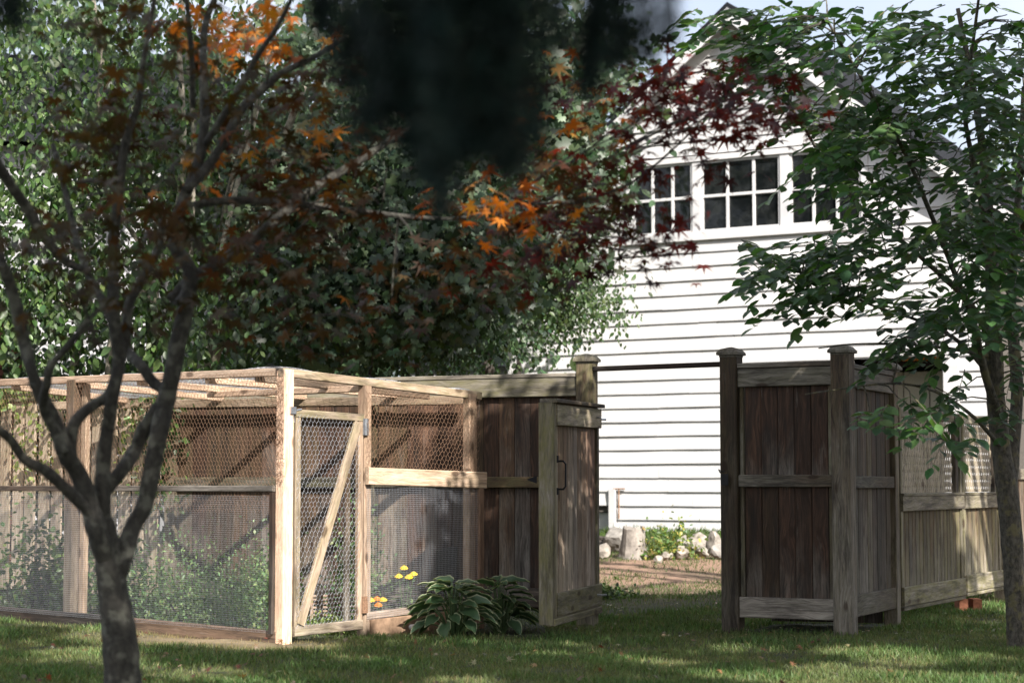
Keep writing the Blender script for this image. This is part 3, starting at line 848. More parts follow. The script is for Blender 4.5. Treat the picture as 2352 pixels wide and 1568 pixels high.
# bricks under the gates
bq = SG0 + SD * 1.93
for i, (lab, dx, col, dz) in enumerate((('orange brick on edge under the joint of the lattice gates, left one', 0.0, BRICK, 0), ('orange brick on edge under the joint of the lattice gates, right one', 0.12, BRICK, 0))):
    mb = MB(); c = gp(bq.x + dx - 0.06, bq.y - 0.12, 0.05); mb.box(c, (0.075, 0.19, 0.12))
    o = mb.obj('brick', col); tag(o, lab, 'brick', 'bricks under the lattice gates')
# ================================================================== WIRE PEN
def prisms(A, B, r):
    """thin three-sided wires from A to B (n,3)"""
    A = np.asarray(A, float); B = np.asarray(B, float)
    t = unit(B - A); ref = np.tile(np.array([0.31, 0.87, 0.38]), (len(A), 1))
    a = unit(np.cross(t, ref)); b = np.cross(t, a)
    V = []
    for k in range(3):
        an = 2 * math.pi * k / 3; o = (a * math.cos(an) + b * math.sin(an)) * r
        V += [A + o, B + o]
    V = np.stack(V, 1)                      # n,6,3
    F = np.array([(0, 1, 3, 2), (2, 3, 5, 4), (4, 5, 1, 0)])
    n = len(A)
    return V.reshape(-1, 3), (F[None] + (np.arange(n) * 6)[:, None, None]).reshape(-1, 4)

def bil(c, X, Z):
    c = [np.array(p, float) for p in c]   # 00, 10, 11, 01
    X = X[:, None]; Z = Z[:, None]
    return c[0] * (1 - X) * (1 - Z) + c[1] * X * (1 - Z) + c[2] * X * Z + c[3] * (1 - X) * Z

def hexnet(parent, corners, mat, r=0.0011, w=0.036, h=0.031, a=0.012, wob=0.003, bulge=0.012, name='chicken_wire', sag=None):
    W = (Vector(corners[1]) - Vector(corners[0])).length; H = (Vector(corners[3]) - Vector(corners[0])).length
    nx = int(W / w); nz = int(H / h)
    I, J = np.meshgrid(np.arange(nx), np.arange(nz)); I = I.ravel(); J = J.ravel()
    x = (I + 0.5 * (J % 2)) * w; z = J * h
    def node(x, z):   # deterministic wobble by position
        dx = wob * np.sin(x * 191.3 + z * 77.7) + 0.006 * np.sin(x * 5 + z * 3.1); dz = wob * np.sin(x * 87.1 - z * 143.3) + 0.006 * np.sin(x * 4.1 - z * 6)
        X = np.clip((x + dx) / W, 0, 1); Z = np.clip((z + dz) / H, 0, 1)
        P = bil(corners, X, Z)
        n = np.cross(np.array(corners[1]) - np.array(corners[0]), np.array(corners[3]) - np.array(corners[0])); n = n / np.linalg.norm(n)
        P = P + n * (bulge * np.sin(x * 7 + 1) * np.sin(z * 5 + .5))[:, None]
        return P
    b0 = node(x, z); b1 = node(x, z + a); l = node(x - w / 2, z + h); rr = node(x + w / 2, z + h)
    A = np.concatenate([b0, b1, b1]); B = np.concatenate([b1, l, rr])
    L = np.linalg.norm(B - A, axis=1); k = L > 1e-4
    V, F = prisms(A[k], B[k], r)
    o = mobj(name, mesh_np(name, V, F), mat, parent); o['kind'] = 'stuff'
    return o

def cloth(parent, corners, mat, pitch=0.0150, r=0.00052, name='hardware_cloth'):
    W = (Vector(corners[1]) - Vector(corners[0])).length; H = (Vector(corners[3]) - Vector(corners[0])).length
    nx = int(W / pitch); nz = int(H / pitch); A = []; B = []
    seg = 6
    def pt(X, Z):
        P = bil(corners, X, Z)
        n = np.cross(np.array(corners[1]) - np.array(corners[0]), np.array(corners[3]) - np.array(corners[0])); n = n / np.linalg.norm(n)
        return P + n * (0.008 * np.sin(X * 9 + 1) * np.sin(Z * 4 + .5))[:, None]
    for s in range(seg):
        X = np.arange(nx + 1) / nx; A.append(pt(X, np.full(nx + 1, s / seg))); B.append(pt(X, np.full(nx + 1, (s + 1) / seg)))
        Z = np.arange(nz + 1) / nz; A.append(pt(np.full(nz + 1, s / seg), Z)); B.append(pt(np.full(nz + 1, (s + 1) / seg), Z))
    V, F = prisms(np.concatenate(A), np.concatenate(B), r)
    o = mobj(name, mesh_np(name, V, F), mat, parent); o['kind'] = 'stuff'
    return o

PA = Vector((-1.587, 13.40, 0)); PR = Vector((0.66, 0.75, 0)).normalized(); PL_ = Vector((-0.75, 0.66, 0)).normalized()
PB = PA + PR * 0.775; PC = PA + PR * 1.96; PLf = PA + PL_ * 2.46; PL2 = PA + PL_ * 4.7
NR = Vector((PR.y, -PR.x, 0)); NL = Vector((PL_.y * -1, PL_.x, 0))
if NL.y > 0: NL = -NL
def V3(p, z, off=Vector((0, 0, 0))): return Vector((p.x, p.y, z)) + off
ZT = 1.885; ZTC = 1.79; ZTL = 1.92; ZTL2 = 1.95
pen = thing('wire_pen', 'chicken wire garden pen of pale timber posts with slatted mesh roof', 'pen', V3(PA, 0))
pine = lambda r=0.05, g=0.0, b=0.85, a=0.95: (r, g, b, a)
board('post', pen, V3(PA, -0.05), V3(PA, ZT + 0.02), 0.088, 0.088, PR, color=pine(0, 0, 0.92, 1.0))
board('post', pen, V3(PB, 0.0), V3(PB, 1.82), 0.07, 0.075, PR, color=(0.3, 0.2, 0.7, 0.5))
board('post', pen, V3(PC, -0.02, -PR * 0.05), V3(PC, 1.80, -PR * 0.05), 0.088, 0.07, PR, color=(0.3, 0.25, 0.7, 0.6))
board('post', pen, V3(PC, -0.02, PR * 0.005 + NR * 0.04), V3(PC, 1.10, PR * 0.005 + NR * 0.04), 0.06, 0.07, PR, color=(1.0, 0.0, 0.8, 0.35))
board('post', pen, V3(PLf, -0.02), V3(PLf, ZTL), 0.10, 0.085, PL_, color=(0.35, 0.3, 0.5, 0.25))
board('post', pen, V3(PLf, 0.0, -PL_ * 0.13 + Vector((0, .06, 0))), V3(PLf, ZTL - 0.03, -PL_ * 0.13 + Vector((0, .06, 0))), 0.06, 0.045, PL_, color=(0.1, 0.3, 0.75, 0.7))
# top rails
board('top_rail', pen, V3(PA, ZT, -PR * 0.045 + NR * .0), V3(PC, ZTC, PR * 0.06), 0.06, 0.05, (0, 0, 1), color=(0.1, 0.6, 0.8, 0.5))
board('top_rail', pen, V3(PA, ZT + 0.004, PL_ * 0.046), V3(PL2, ZTL2), 0.055, 0.06, (0, 0, 1), color=(0.25, 0.15, 0.7, 0.6))
# rafters and ledger
fd = (Vector(FA) - Vector(FB)).normalized() if False else (Vector((FA[0] - FB[0], FA[1] - FB[1], 0))).normalized()
fn = Vector((fd.y, -fd.x, 0)); fn = fn if fn.y < 0 else -fn
F0 = Vector((FA[0], FA[1], 0)) + fn * 0.12
def hitf(p, d):
    # p + d t = F0 + fd s
    det = d.x * -fd.y + fd.x * d.y
    rx, ry = F0.x - p.x, F0.y - p.y
    t = (rx * -fd.y + fd.x * ry) / det
    return p + d * t
ZBk = 1.79
board('ledger', pen, V3(F0 - fd * 3.2, ZBk), V3(F0 + fd * 0.9, ZBk - 0.02), 0.07, 0.045, (0, 0, 1), color=(0.2, 0.45, 0.75, 0.5))
raf = []
for s in (0.02, 0.85, 1.65, 2.4, 3.3):
    p = PA + PL_ * s; q = hitf(p, PR) if s > 0.1 else hitf(p, PR)
    if s < 0.1: q = PA + PR * 1.9
    zf = ZT + (ZTL2 - ZT) * s / 4.7
    if s > 0.1:
        board('rafter', pen, V3(p, zf - 0.035), V3(q, ZBk + 0.03), 0.05, 0.045, (0, 0, 1), color=(0.15, 0.15, 0.8, 0.75))
    raf.append((p, q, zf))
board('rafter', pen, V3(PA + PL_ * 0.3, ZT - 0.03), V3(PC + PL_ * 0.5, 1.80), 0.05, 0.04, (0, 0, 1), color=(0.4, 0.2, 0.5, 0.4))
board('rafter', pen, V3(PB, 1.80), V3(PB + PL_ * 1.75, 1.81), 0.045, 0.06, (0, 0, 1), color=(0.1, 0.1, 0.8, 0.75))
# roof net
hexnet(pen, [V3(PA, ZT + .03), V3(PC, ZTC + .03), V3(hitf(PC + PL_ * 0.9, PR) if False else F0 + fd * .4, ZBk + .05), V3(PA + PL_ * 1.6, ZT + .04)], WIRE, r=0.0019, bulge=0.02, name='roof_wire')
hexnet(pen, [V3(PA + PL_ * 1.6, ZT + .04), V3(F0 + fd * .4, ZBk + .05), V3(F0 - fd * 2.4, ZBk + .05), V3(PA + PL_ * 4.4, ZTL2 + .02)], WIRE, r=0.0019, bulge=0.02, name='roof_wire')
# left face: mid rail, lower trim, base board, wires
board('middle_rail', pen, V3(PA, 1.075, NL * 0.05 + PL_ * .05), V3(PL2, 1.07, NL * 0.05), 0.042, 0.035, (0, 0, 1), color=(0.3, 0.05, 0.35, 0))
board('corner_trim', pen, V3(PA, 0.07, NL * 0.052 + PL_ * 0.065), V3(PA, 1.05, NL * 0.052 + PL_ * 0.065), 0.04, 0.03, PL_, color=(0.5, 0.0, 0.3, 0))
board('base_board', pen, V3(PA, 0.03, NL * 0.03 + PL_ * .03), V3(PA + PL_ * 1.9, 0.05, NL * 0.03), 0.12, 0.035, (0, 0, 1), color=(0.8, 0.1, 0.75, 0.25))
board('base_board', pen, V3(PA + PL_ * 1.91, 0.06, NL * 0.03), V3(PL2, 0.07, NL * 0.03), 0.11, 0.035, (0, 0, 1), color=(0.4, 0.0, 0.2, 0))
cloth(pen, [V3(PA, 0.075, NL * .055 + PL_ * .08), V3(PL2, 0.10, NL * .055), V3(PL2, 1.05, NL * .055), V3(PA, 1.02, NL * .055 + PL_ * .08)], WIRE)
hexnet(pen, [V3(PA, 0.9, NL * .045 - PR * 0.0 + PL_ * -.04), V3(PL2, 0.9, NL * .045), V3(PL2, ZTL2 - .01, NL * .045), V3(PA, ZT + 0.01, NL * .05 + PL_ * -.04)], WIRE_RUST, r=0.0012)
# scruffy wire ends gathered on the corner post
ne = 260
zz = rng.uniform(1.1, 1.85, ne); base = np.array([V3(PA, z, NL * 0.05) for z in zz]) + np.outer(rng.uniform(-.035, .035, ne), np.array(PL_))
dv = rng.standard_normal((ne, 3)) * 0.014
Vv, Ff = prisms(base, base + dv, 0.0014); o_ = mobj('wire_end', mesh_np('wire_end', Vv, Ff), WIRE_RUST, pen); o_['kind'] = 'stuff'

# right face, section with board
zb0, zb1 = 1.17, 1.13
s0 = 0.755
board('middle_board', pen, V3(PA + PR * 0.745, 1.165, NR * 0.06), V3(PA + PR * 2.02, 1.135, NR * 0.06), 0.125, 0.036, (0, 0, 1), color=(0.0, 0.35, 0.9, 0.6))
cloth(pen, [V3(PA + PR * 0.76, 0.13, NR * .05), V3(PA + PR * 1.98, 0.19, NR * .06), V3(PA + PR * 1.98, 1.075, NR * .06), V3(PA + PR * 0.76, 1.10, NR * .05)], WIRE, r=0.00085)
board('bottom_rail', pen, V3(PA + PR * 0.77, 0.155, NR * .02), V3(PA + PR * 1.96, 0.20, NR * .02), 0.05, 0.04, (0, 0, 1), color=(0.2, 0, 0.8, 0.3))
board('base_board', pen, V3(PA + PR * 0.80, 0.05, NR * .03), V3(PA + PR * 1.96, 0.075, NR * .03), 0.16, 0.04, (0, 0, 1), CONC)
hexnet(pen, [V3(PA + PR * 0.74, 1.22, NR * .045), V3(PA + PR * 1.99, 1.19, NR * .05), V3(PA + PR * 1.99, 1.77, NR * .05), V3(PA + PR * 0.74, 1.80, NR * .045)], WIRE_RUST, r=0.0013, wob=0.006, bulge=0.02)
# faucet-like white knob on the base board
m = MB(); p = V3(PA + PR * 1.20, 0.055, NR * 0.06); m.tube([p, p + NR * 0.05], [0.02, 0.026], 10); m.obj('white_cap', PAINT, pen)
# door
door = mobj('door', board_mesh(0.05, 0.035, 1.52, 0.003), WOOD, pen,
            (lambda x, z, p: Matrix(((x.x, z.cross(x).x, z.x, p.x), (x.y, z.cross(x).y, z.y, p.y), (x.z, z.cross(x).z, z.z, p.z), (0, 0, 0, 1))))(PR, Vector((0, 0, 1)), V3(PA + PR * 0.085, 0.085, NR * .03)), (0.1, 0.55, 0.8, 0.3))
door['label'] = 'narrow chicken wire door with diagonal brace'
board('stile', door, V3(PA + PR * 0.695, 0.085, NR * .03), V3(PA + PR * 0.695, 1.605, NR * .03), 0.05, 0.035, PR, color=(0.2, 0.25, 0.75, 0.6))
board('rail', door, V3(PA + PR * 0.06, 1.60, NR * .034), V3(PA + PR * 0.72, 1.585, NR * .034), 0.055, 0.038, (0, 0, 1), color=(0.1, 0.7, 0.85, 0.3))
board('rail', door, V3(PA + PR * 0.06, 0.085, NR * .034), V3(PA + PR * 0.72, 0.10, NR * .034), 0.07, 0.038, (0, 0, 1), color=(0.1, 0.4, 0.75, 0.15))
board('brace', door, V3(PA + PR * 0.115, 0.13, NR * .045), V3(PA + PR * 0.665, 1.55, NR * .045), 0.07, 0.03, PR, color=(0.05, 0.6, 0.85, 0.45))
board('inner_stile', door, V3(PA + PR * 0.62, 0.10, -NR * .02), V3(PA + PR * 0.62, 1.58, -NR * .02), 0.045, 0.03, PR, color=(0.3, 0.2, 0.4, 0))
hexnet(door, [V3(PA + PR * 0.07, 0.10, NR * .052), V3(PA + PR * 0.71, 0.11, NR * .052), V3(PA + PR * 0.71, 1.60, NR * .052), V3(PA + PR * 0.07, 1.61, NR * .052)], WIRE, r=0.0010, w=0.036, h=0.034, a=0.015, bulge=0.006)
for z in (1.52, 0.24):
    m = MB(); p = V3(PA + PR * 0.735, z, NR * .053); m.box((0, 0, 0), (0.055, 0.006, 0.12), Matrix.Translation(p) @ Matrix.Rotation(math.atan2(PR.y, PR.x), 4, 'Z')); m.tube([p - Vector((0, 0, .06)), p + Vector((0, 0, .06))], 0.008, 6)
    m.obj('hinge', ZINC if z > 1 else WIRE_RUST, door)
m = MB(); p = V3(PA + PR * 0.03, 1.62, NR * .05); m.box((0, 0, 0), (0.05, 0.012, 0.05), Matrix.Translation(p) @ Matrix.Rotation(math.atan2(PR.y, PR.x), 4, 'Z')); m.tube([p + PR * .03, p + PR * .075 + Vector((0, 0, .008))], 0.008, 6); m.tube([p + Vector((0, 0, -.03)), p + PR * .015 + Vector((0, 0, -.085))], 0.005, 5)
m.obj('latch', ZINC, pen)

# ================================================================== STONES, STUMP, LOG
import bmesh
def boulder(name, lab, cat, c, sx, sy, sz, mat, group=None, seed=0):
    bm = bmesh.new(); bmesh.ops.create_icosphere(bm, subdivisions=3, radius=1)
    r = random.Random(seed)
    pl = [(Vector((r.gauss(0, 1), r.gauss(0, 1), r.gauss(0, 1))).normalized(), r.uniform(0.55, 0.9)) for _ in range(14)]
    for v in bm.verts:
        p = v.co.copy()
        for n, d in pl:
            e = p.dot(n)
            if e > d: p -= n * (e - d) * 0.85
        p *= 1 + 0.03 * r.gauss(0, 1)
        v.co = Vector((p.x * sx, p.y * sy, p.z * sz))
    me = bpy.data.meshes.new(name); bm.to_mesh(me); bm.free()
    o = mobj(name, me, mat, None, Matrix.Translation(c) @ Matrix.Rotation(r.uniform(0, 3), 4, 'Z'))
    return tag(o, lab, cat, group)
def on_g(u, v):
    """ground point seen at (u, v), marching the ray to the terrain"""
    r = ray(u, v); o = Vector((0, 0, CAM_H)); t = 8.0
    while t < 60:
        p = o + r * t
        if p.z <= gh(p.x, p.y): return p
        t += 0.02
    return o + r * 30
ST = [(1384, 1283, .10, .13, 'cream boulder lowest at the gate post, half hidden by the open gate', STONE),
      (1412, 1268, .22, .20, 'large pale grey boulder beside the white hatch jamb', STONE_G),
      (1532, 1285, .11, .07, 'flat pale stone in front of the leafy weed by the barn', STONE),
      (1566, 1284, .14, .10, 'whitish stone lying just right of the weed in front row', STONE),
      (1512, 1292, .07, .05, 'small pale stone nearest the grass in front of the weed', STONE),
      (1572, 1262, .13, .12, 'brownish grey stone tucked behind the weed against the barn', STONE_G),
      (1606, 1262, .17, .15, 'pinkish angular stone, top one of the pile by the barn', STONE),
      (1612, 1278, .12, .09, 'rounded white stone under the pinkish angular one', STONE),
      (1640, 1270, .15, .16, 'tall pale stone leaning next to the right gate post', STONE),
      (1652, 1284, .14, .11, 'low pale stone partly hidden behind the right gate post', STONE_G)]
for i, (u, v, sx, sz, lab, mt) in enumerate(ST):
    c = on_g(u, v); boulder('boulder', lab, 'stone', c + Vector((0, 0, sz * 0.7)), sx, sx * 0.8, sz, mt, 'stones along the barn wall', 20 + i)
# stump
c = on_g(1455, 1283)
mb = MB(); n = 14; rings = []
for k, (z, r0) in enumerate(((-0.05, 0.20), (0.05, 0.165), (0.2, 0.14), (0.36, 0.125), (0.37, 0.11))):
    rings.append([(c.x + (r0 * (1 + 0.12 * math.sin(j * 2.1 + 1) * (1 - k / 6)) + random.uniform(-.006, .006)) * math.cos(2 * math.pi * j / n), c.y + r0 * math.sin(2 * math.pi * j / n), c.z + z + 0.02 * math.cos(j)) for j in range(n)])
mb.add([p for rg in rings for p in rg], [(k * n + j, k * n + (j + 1) % n, (k + 1) * n + (j + 1) % n, (k + 1) * n + j) for k in range(4) for j in range(n)] + [tuple(4 * n + j for j in range(n))])
tag(mb.obj('tree_stump', GALV), 'pale weathered tree stump standing between boulders before the white barn', 'stump')
mb = MB(); p0 = at(1352, 1240, 24.0); p1 = at(1402, 1238, 23.6)
mb.tube([p0 - Vector((.6, -.3, .1)), p0, p1], [0.1, 0.075, 0.03], 9); mb.tube([p0, at(1396, 1253, 23.5)], [0.06, 0.028], 7)
tag(mb.obj('broken_log', BARK_DARK), 'dark broken log end poking out behind the open gate', 'log')

# ================================================================== FOLIAGE HELPERS
def bush(name, lab, cat, c, r3, n, tpl, size, pal, mat=LEAF, group=None, stems=8, clumps=18, hem=True, droop=0.4, stem_mat=None, fill=0.28):
    c = Vector(c); t = thing(name, lab, cat, c, group)
    cl = unit(rng.standard_normal((clumps, 3))) * (rng.random((clumps, 1)) ** 0.45)
    if hem: cl[:, 2] = np.abs(cl[:, 2])
    cl = cl * np.array(r3) * 0.85
    idx = rng.integers(0, clumps, n)
    P = cl[idx] + rng.standard_normal((n, 3)) * np.array(r3) * fill
    if hem: P[:, 2] = np.abs(P[:, 2])
    P = P + np.array(c)
    D = rand_dirs(n, droop); Nn = rand_dirs(n); Nn[:, 2] += 1.2
    S = size * rng.uniform(0.6, 1.2, n)
    C = mixcol(pal, n)
    leaves_obj('foliage', [leaf_arrays(P, D, Nn, S, C, tpl)], mat, t)
    mb = MB()
    for k in range(stems):
        q = Vector(cl[k % clumps]) + c
        mb.tube([c + Vector((random.uniform(-.3, .3) * r3[0], random.uniform(-.3, .3) * r3[1], -0.02 if hem else -r3[2])), c.lerp(q, 0.5) + Vector((0, 0, 0.03)), q], [0.012 * max(r3) + 0.003, 0.008 * max(r3) + 0.002, 0.002], 5)
    mb.obj('stem', stem_mat or BARK_DARK, t)
    return t

GREENS = [(0.055, 0.10, 0.03), (0.085, 0.15, 0.04), (0.04, 0.075, 0.03), (0.12, 0.18, 0.05)]
SOFT = [(0.15, 0.25, 0.11), (0.20, 0.31, 0.13), (0.11, 0.19, 0.08), (0.25, 0.34, 0.14)]
DEEP = [(0.035, 0.075, 0.035), (0.05, 0.1, 0.045), (0.03, 0.06, 0.03), (0.07, 0.12, 0.05)]
# ---- plants in and near the pen
PG = 'plants growing inside the wire pen'
bush('garden_plant', 'feathery green marigold bush left of the corner post behind the cloth', 'plant', gp(-1.95, 14.65), (.36, .28, .66), 4200, T_SMALL, 0.035, SOFT, group=PG)
bush('garden_plant', 'broad feathery green bush in the middle of the pen left face', 'plant', gp(-2.55, 14.95), (.45, .3, .62), 4800, T_SMALL, 0.035, SOFT, group=PG)
bush('garden_plant', 'darker round-leaved bush just right of the maple trunk inside the pen', 'plant', gp(-2.98, 15.25), (.25, .25, .6), 900, T_OVAL, 0.05, GREENS, group=PG)
bush('garden_plant', 'leafy dark shrub at the far left edge inside the pen', 'plant', gp(-4.0, 16.3), (.42, .25, .85), 1700, T_OVAL, 0.06, GREENS, group=PG)
bush('garden_plant', 'low dark shrub beside the leftmost pen post inside the pen', 'plant', gp(-3.45, 15.75), (.3, .25, .6), 1100, T_OVAL, 0.05, GREENS, group=PG)
bush('garden_plant', 'tall ferny green plant seen through the pen door', 'plant', gp(-1.25, 14.9), (.26, .26, .85), 2300, T_SMALL, 0.04, SOFT, group=PG)
bush('garden_plant', 'low bright green groundcover plant at the foot of the pen door', 'plant', gp(-1.33, 14.15), (.28, .22, .16), 1300, T_SMALL, 0.03, [(0.2, 0.28, 0.08), (0.28, 0.34, 0.12)], group=PG)
bush('garden_plant', 'wispy green plant behind the yellow flowers in the pen', 'plant', gp(-0.92, 14.7), (.26, .2, .38), 1100, T_SMALL, 0.035, SOFT, group=PG)
bush('weed_clump', 'leafy green weed with yellowing leaves against the white barn base', 'weed', on_g(1540, 1282), (.38, .22, .46), 850, T_OVAL, 0.058, [(0.16, 0.24, 0.07), (0.22, 0.3, 0.09), (0.45, 0.4, 0.12), (0.1, 0.17, 0.06)])
bush('brush_pile', 'low pile of twigs and leafy brush behind the open gate', 'brush', on_g(1385, 1372), (.32, .3, .14), 700, T_SMALL, 0.05, GREENS, stems=14)
# flowers
def flower(name, lab, heads, ground, mats, group):
    t = thing(name, lab, 'flower', ground, group)
    mb = MB()
    for h in heads: mb.tube([ground, ground.lerp(h, 0.6) + Vector((0.01, 0, 0)), h], 0.003, 5)
    mb.obj('stem', plain_green, t)
    for i, h in enumerate(heads):
        mb = MB()
        for ring, (n, r, z) in enumerate(((9, 0.032, 0.0), (8, 0.024, 0.008), (6, 0.014, 0.014))):
            for k in range(n):
                a = 2 * math.pi * (k + 0.4 * ring) / n; b = math.pi / n * 1.05
                q = lambda rr, aa, zz: h + Vector((rr * math.cos(aa), rr * 0.8 * math.sin(aa) - zz * .3, zz + rr * math.sin(aa) * 0.35))
                mb.add([q(0.002, a, z), q(r * .8, a - b, z), q(r, a - b * .5, z - .004), q(r, a + b * .5, z - .004), q(r * .8, a + b, z)], [(0, 1, 2, 3, 4)])
        mb.obj('flower_head', mats[i % len(mats)], t)
plain_green = plain('stem_green', (0.08, 0.14, 0.05), 0.6)
FG = 'marigolds behind the hardware cloth'
flower('marigold', 'taller yellow marigold cluster of three heads behind the hardware cloth', [at(928, 1303, 14.35), at(916, 1322, 14.32), at(939, 1324, 14.28), at(950, 1317, 14.34)], gp(-0.82, 14.4), [YELLOW], FG)
flower('marigold', 'low small yellow and orange marigolds near the pen door frame', [at(852, 1377, 14.15), at(866, 1374, 14.2), at(880, 1376, 14.2), at(869, 1388, 14.12)], gp(-1.0, 14.22), [YELLOW, ORANGE], FG)
# edging panels
def edging(lab, p0, p1, z0, H, col):
    t = thing('edging_panel', lab, 'edging', Vector((p0[0], p0[1], z0)), 'slatted edging panels in the pen')
    a = Vector((p0[0], p0[1], 0)); b = Vector((p1[0], p1[1], 0)); d = (b - a).normalized(); L = (b - a).length
    k = 6
    for i in range(k):
        z = z0 + H * (i + 0.5) / k
        board('slat', t, V3(a, z), V3(b, z), H / k * 0.62, 0.02, (0, 0, 1), color=col)
    for s in (0.012, L * 0.33, L * 0.66, L - 0.012):
        q = a + d * s; board('upright', t, V3(q, z0 - 0.03, Vector((0, -.014, 0))), V3(q, z0 + H + 0.01, Vector((0, -.014, 0))), 0.025, 0.012, d, color=col)
edging('brown slatted garden edging panel behind the pen door brace', (-1.50, 14.35), (-1.26, 14.45), 0.12, 0.17, (0.4, 0.1, 0.85, 0.35))
edging('dark slatted garden edging panel at right inside the pen door', (-1.24, 14.5), (-1.0, 14.55), 0.12, 0.17, (0.3, 0.0, 0.12, 0))
edging('long dark slatted garden edging panel behind the hardware cloth', (-0.98, 14.5), (-0.42, 14.95), 0.13, 0.17, (0.2, 0.1, 0.22, 0))
t_ = board('leaning_board', None, at(1026, 1362, 15.0), at(1026, 1258, 15.2), 0.17, 0.02, (1, -0.3, 0), DARKIN)
tag(t_, 'small dark square board leaning inside the pen behind the hosta', 'board')

# ---- hosta
def hosta_leaf(seed):
    r = random.Random(seed); nu, nv = 5, 9; V = []; C = []
    for j in range(nv):
        t = j / (nv - 1); w = 0.36 * math.sin(math.pi * min(1, t * 0.92 + 0.08)) ** 0.8 * (1 - 0.35 * t)
        if j == nv - 1: w = 0.01
        for i in range(nu):
            s = (i / (nu - 1)) * 2 - 1
            x = s * w; z = 0.12 * abs(s) * (1 - t * .5) - 0.42 * t * t + 0.035 * math.sin(j * 2.0 + seed) * abs(s)
            V.append((x, t, z)); e = 1 if abs(s) > 0.9 or j == nv - 1 else 0
            C.append((0.5, 0.52, 0.33) if e else (0.055, 0.11, 0.05))
    F = [(j * nu + i, j * nu + i + 1, (j + 1) * nu + i + 1, (j + 1) * nu + i) for j in range(nv - 1) for i in range(nu - 1)]
    # pull second ring outward so the pale margin stays narrow
    V = np.array(V).reshape(nv, nu, 3); V[:, 1, 0] = V[:, 0, 0] * 0.80; V[:, 3, 0] = V[:, 4, 0] * 0.80
    me = mesh_np('hosta_leaf', V.reshape(-1, 3), F, np.array(C)); me.polygons.foreach_set('use_smooth', [True] * len(F))
    me.materials.append(HOSTA)
    return me
HOSTA = leaf_mat('variegated_hosta_leaf', 0.25, 0.42, (1.3, 1.5, 0.7), 0.5)
HL = [hosta_leaf(i) for i in range(4)]
def hosta(lab, c, R, n, sz, top):
    t = thing('hosta', lab, 'plant', c, 'hostas')
    st_ = MB()
    for k in range(n):
        ring = (k + 0.5) / n; a = k * 2.39996 + random.uniform(-.25, .25)
        rr = R * (ring ** 0.6) * 0.62; z = top * (1 - ring * 0.85) * random.uniform(0.85, 1.05) + 0.04
        p = c + Vector((math.cos(a) * rr, math.sin(a) * rr * 0.8, z))
        d = Vector((math.cos(a) + random.gauss(0, .25), math.sin(a) + random.gauss(0, .25), 0.55 - ring * 0.75)).normalized()
        x = d.cross(Vector((0, 0, 1))).normalized(); x = (x + Vector((0, 0, random.gauss(0, .35)))); x = (x - d * x.dot(d)).normalized(); zz = x.cross(d)
        s = sz * random.uniform(0.75, 1.15)
        M = Matrix(((x.x, d.x, zz.x, p.x), (x.y, d.y, zz.y, p.y), (x.z, d.z, zz.z, p.z), (0, 0, 0, 1))) @ Matrix.Scale(s, 4)
        mobj('leaf', HL[k % 4], HOSTA, t, M)
        st_.tube([c + Vector((math.cos(a) * .02, math.sin(a) * .02, -0.02)), c.lerp(p, 0.6) + Vector((0, 0, 0.02)), p], [0.007, 0.005, 0.004], 5)
    st_.obj('stem', plain_green, t)
hosta('large white-edged hosta at the right end of the wire pen', gp(-0.42, 14.05), 0.36, 50, 0.18, 0.36)
hosta('smaller white-edged hosta right of the large one, against the plank fence', gp(-0.09, 14.4), 0.28, 32, 0.18, 0.36)

# ================================================================== TREES
def polylimb(mb, pts, d0, d1, n=8, jit=0.0, wscale=1.0):
    P = []; R = []
    for i, (u, v, w) in enumerate(pts):
        d = d0 + (d1 - d0) * i / max(1, len(pts) - 1)
        P.append(at(u, v, d) + Vector((0, random.gauss(0, jit), 0))); R.append(w * wscale / 2 * d / FPX)
    # smooth with Catmull-Rom
    Q = []; QR = []
    for i in range(len(P) - 1):
        p0 = P[max(i - 1, 0)]; p1 = P[i]; p2 = P[i + 1]; p3 = P[min(i + 2, len(P) - 1)]
        for k in range(4):
            t = k / 4
            Q.append(0.5 * ((2 * p1) + (p2 - p0) * t + (2 * p0 - 5 * p1 + 4 * p2 - p3) * t * t + (3 * p1 - p0 - 3 * p2 + p3) * t ** 3))
            QR.append((R[i] * (1 - t) + R[i + 1] * t) * random.uniform(0.94, 1.07))
    Q.append(P[-1]); QR.append(R[-1])
    mb.tube(Q, QR, n)
    return Q

def scatter(regs, size, pal, tpl, mode='flat', jit=0.25):
    """regs: (u, v, ru, rv, d0, d1, n[, palette])"""
    arr = []
    for rg in regs:
        u, v, ru, rv, d0, d1, n = rg[:7]; pl = rg[7] if len(rg) > 7 else pal
        nc = max(3, n // (22 if mode == 'flat' else 60))
        ang = rng.uniform(0, 2 * math.pi, nc); rad = np.sqrt(rng.random(nc))
        cu = u + ru * rad * np.cos(ang); cv = v + rv * rad * np.sin(ang); cd = rng.uniform(d0, d1, nc)
        idx = rng.integers(0, nc, n)
        P = np.empty((n, 3))
        ctr = np.array([at(a, b, c) for a, b, c in zip(cu, cv, cd)])
        sp = size * (2.3 if mode == 'flat' else 3.9)
        P = ctr[idx] + np.clip(rng.standard_normal((n, 3)), -1.7, 1.7) * np.array([sp, sp, sp * (0.45 if mode == 'flat' else 0.55)])
        D = rand_dirs(n); D[:, 2] = D[:, 2] * 0.4 - 0.35
        Nn = rand_dirs(n) * 0.75; Nn[:, 2] += 1.0
        if mode == 'hang': Nn[:, 1] -= 0.8; D[:, 2] -= 0.6
        arr.append(leaf_arrays(P, D, Nn, size * rng.uniform(0.5, 1.3, n), mixcol(pl, n, jit), tpl))
    return arr

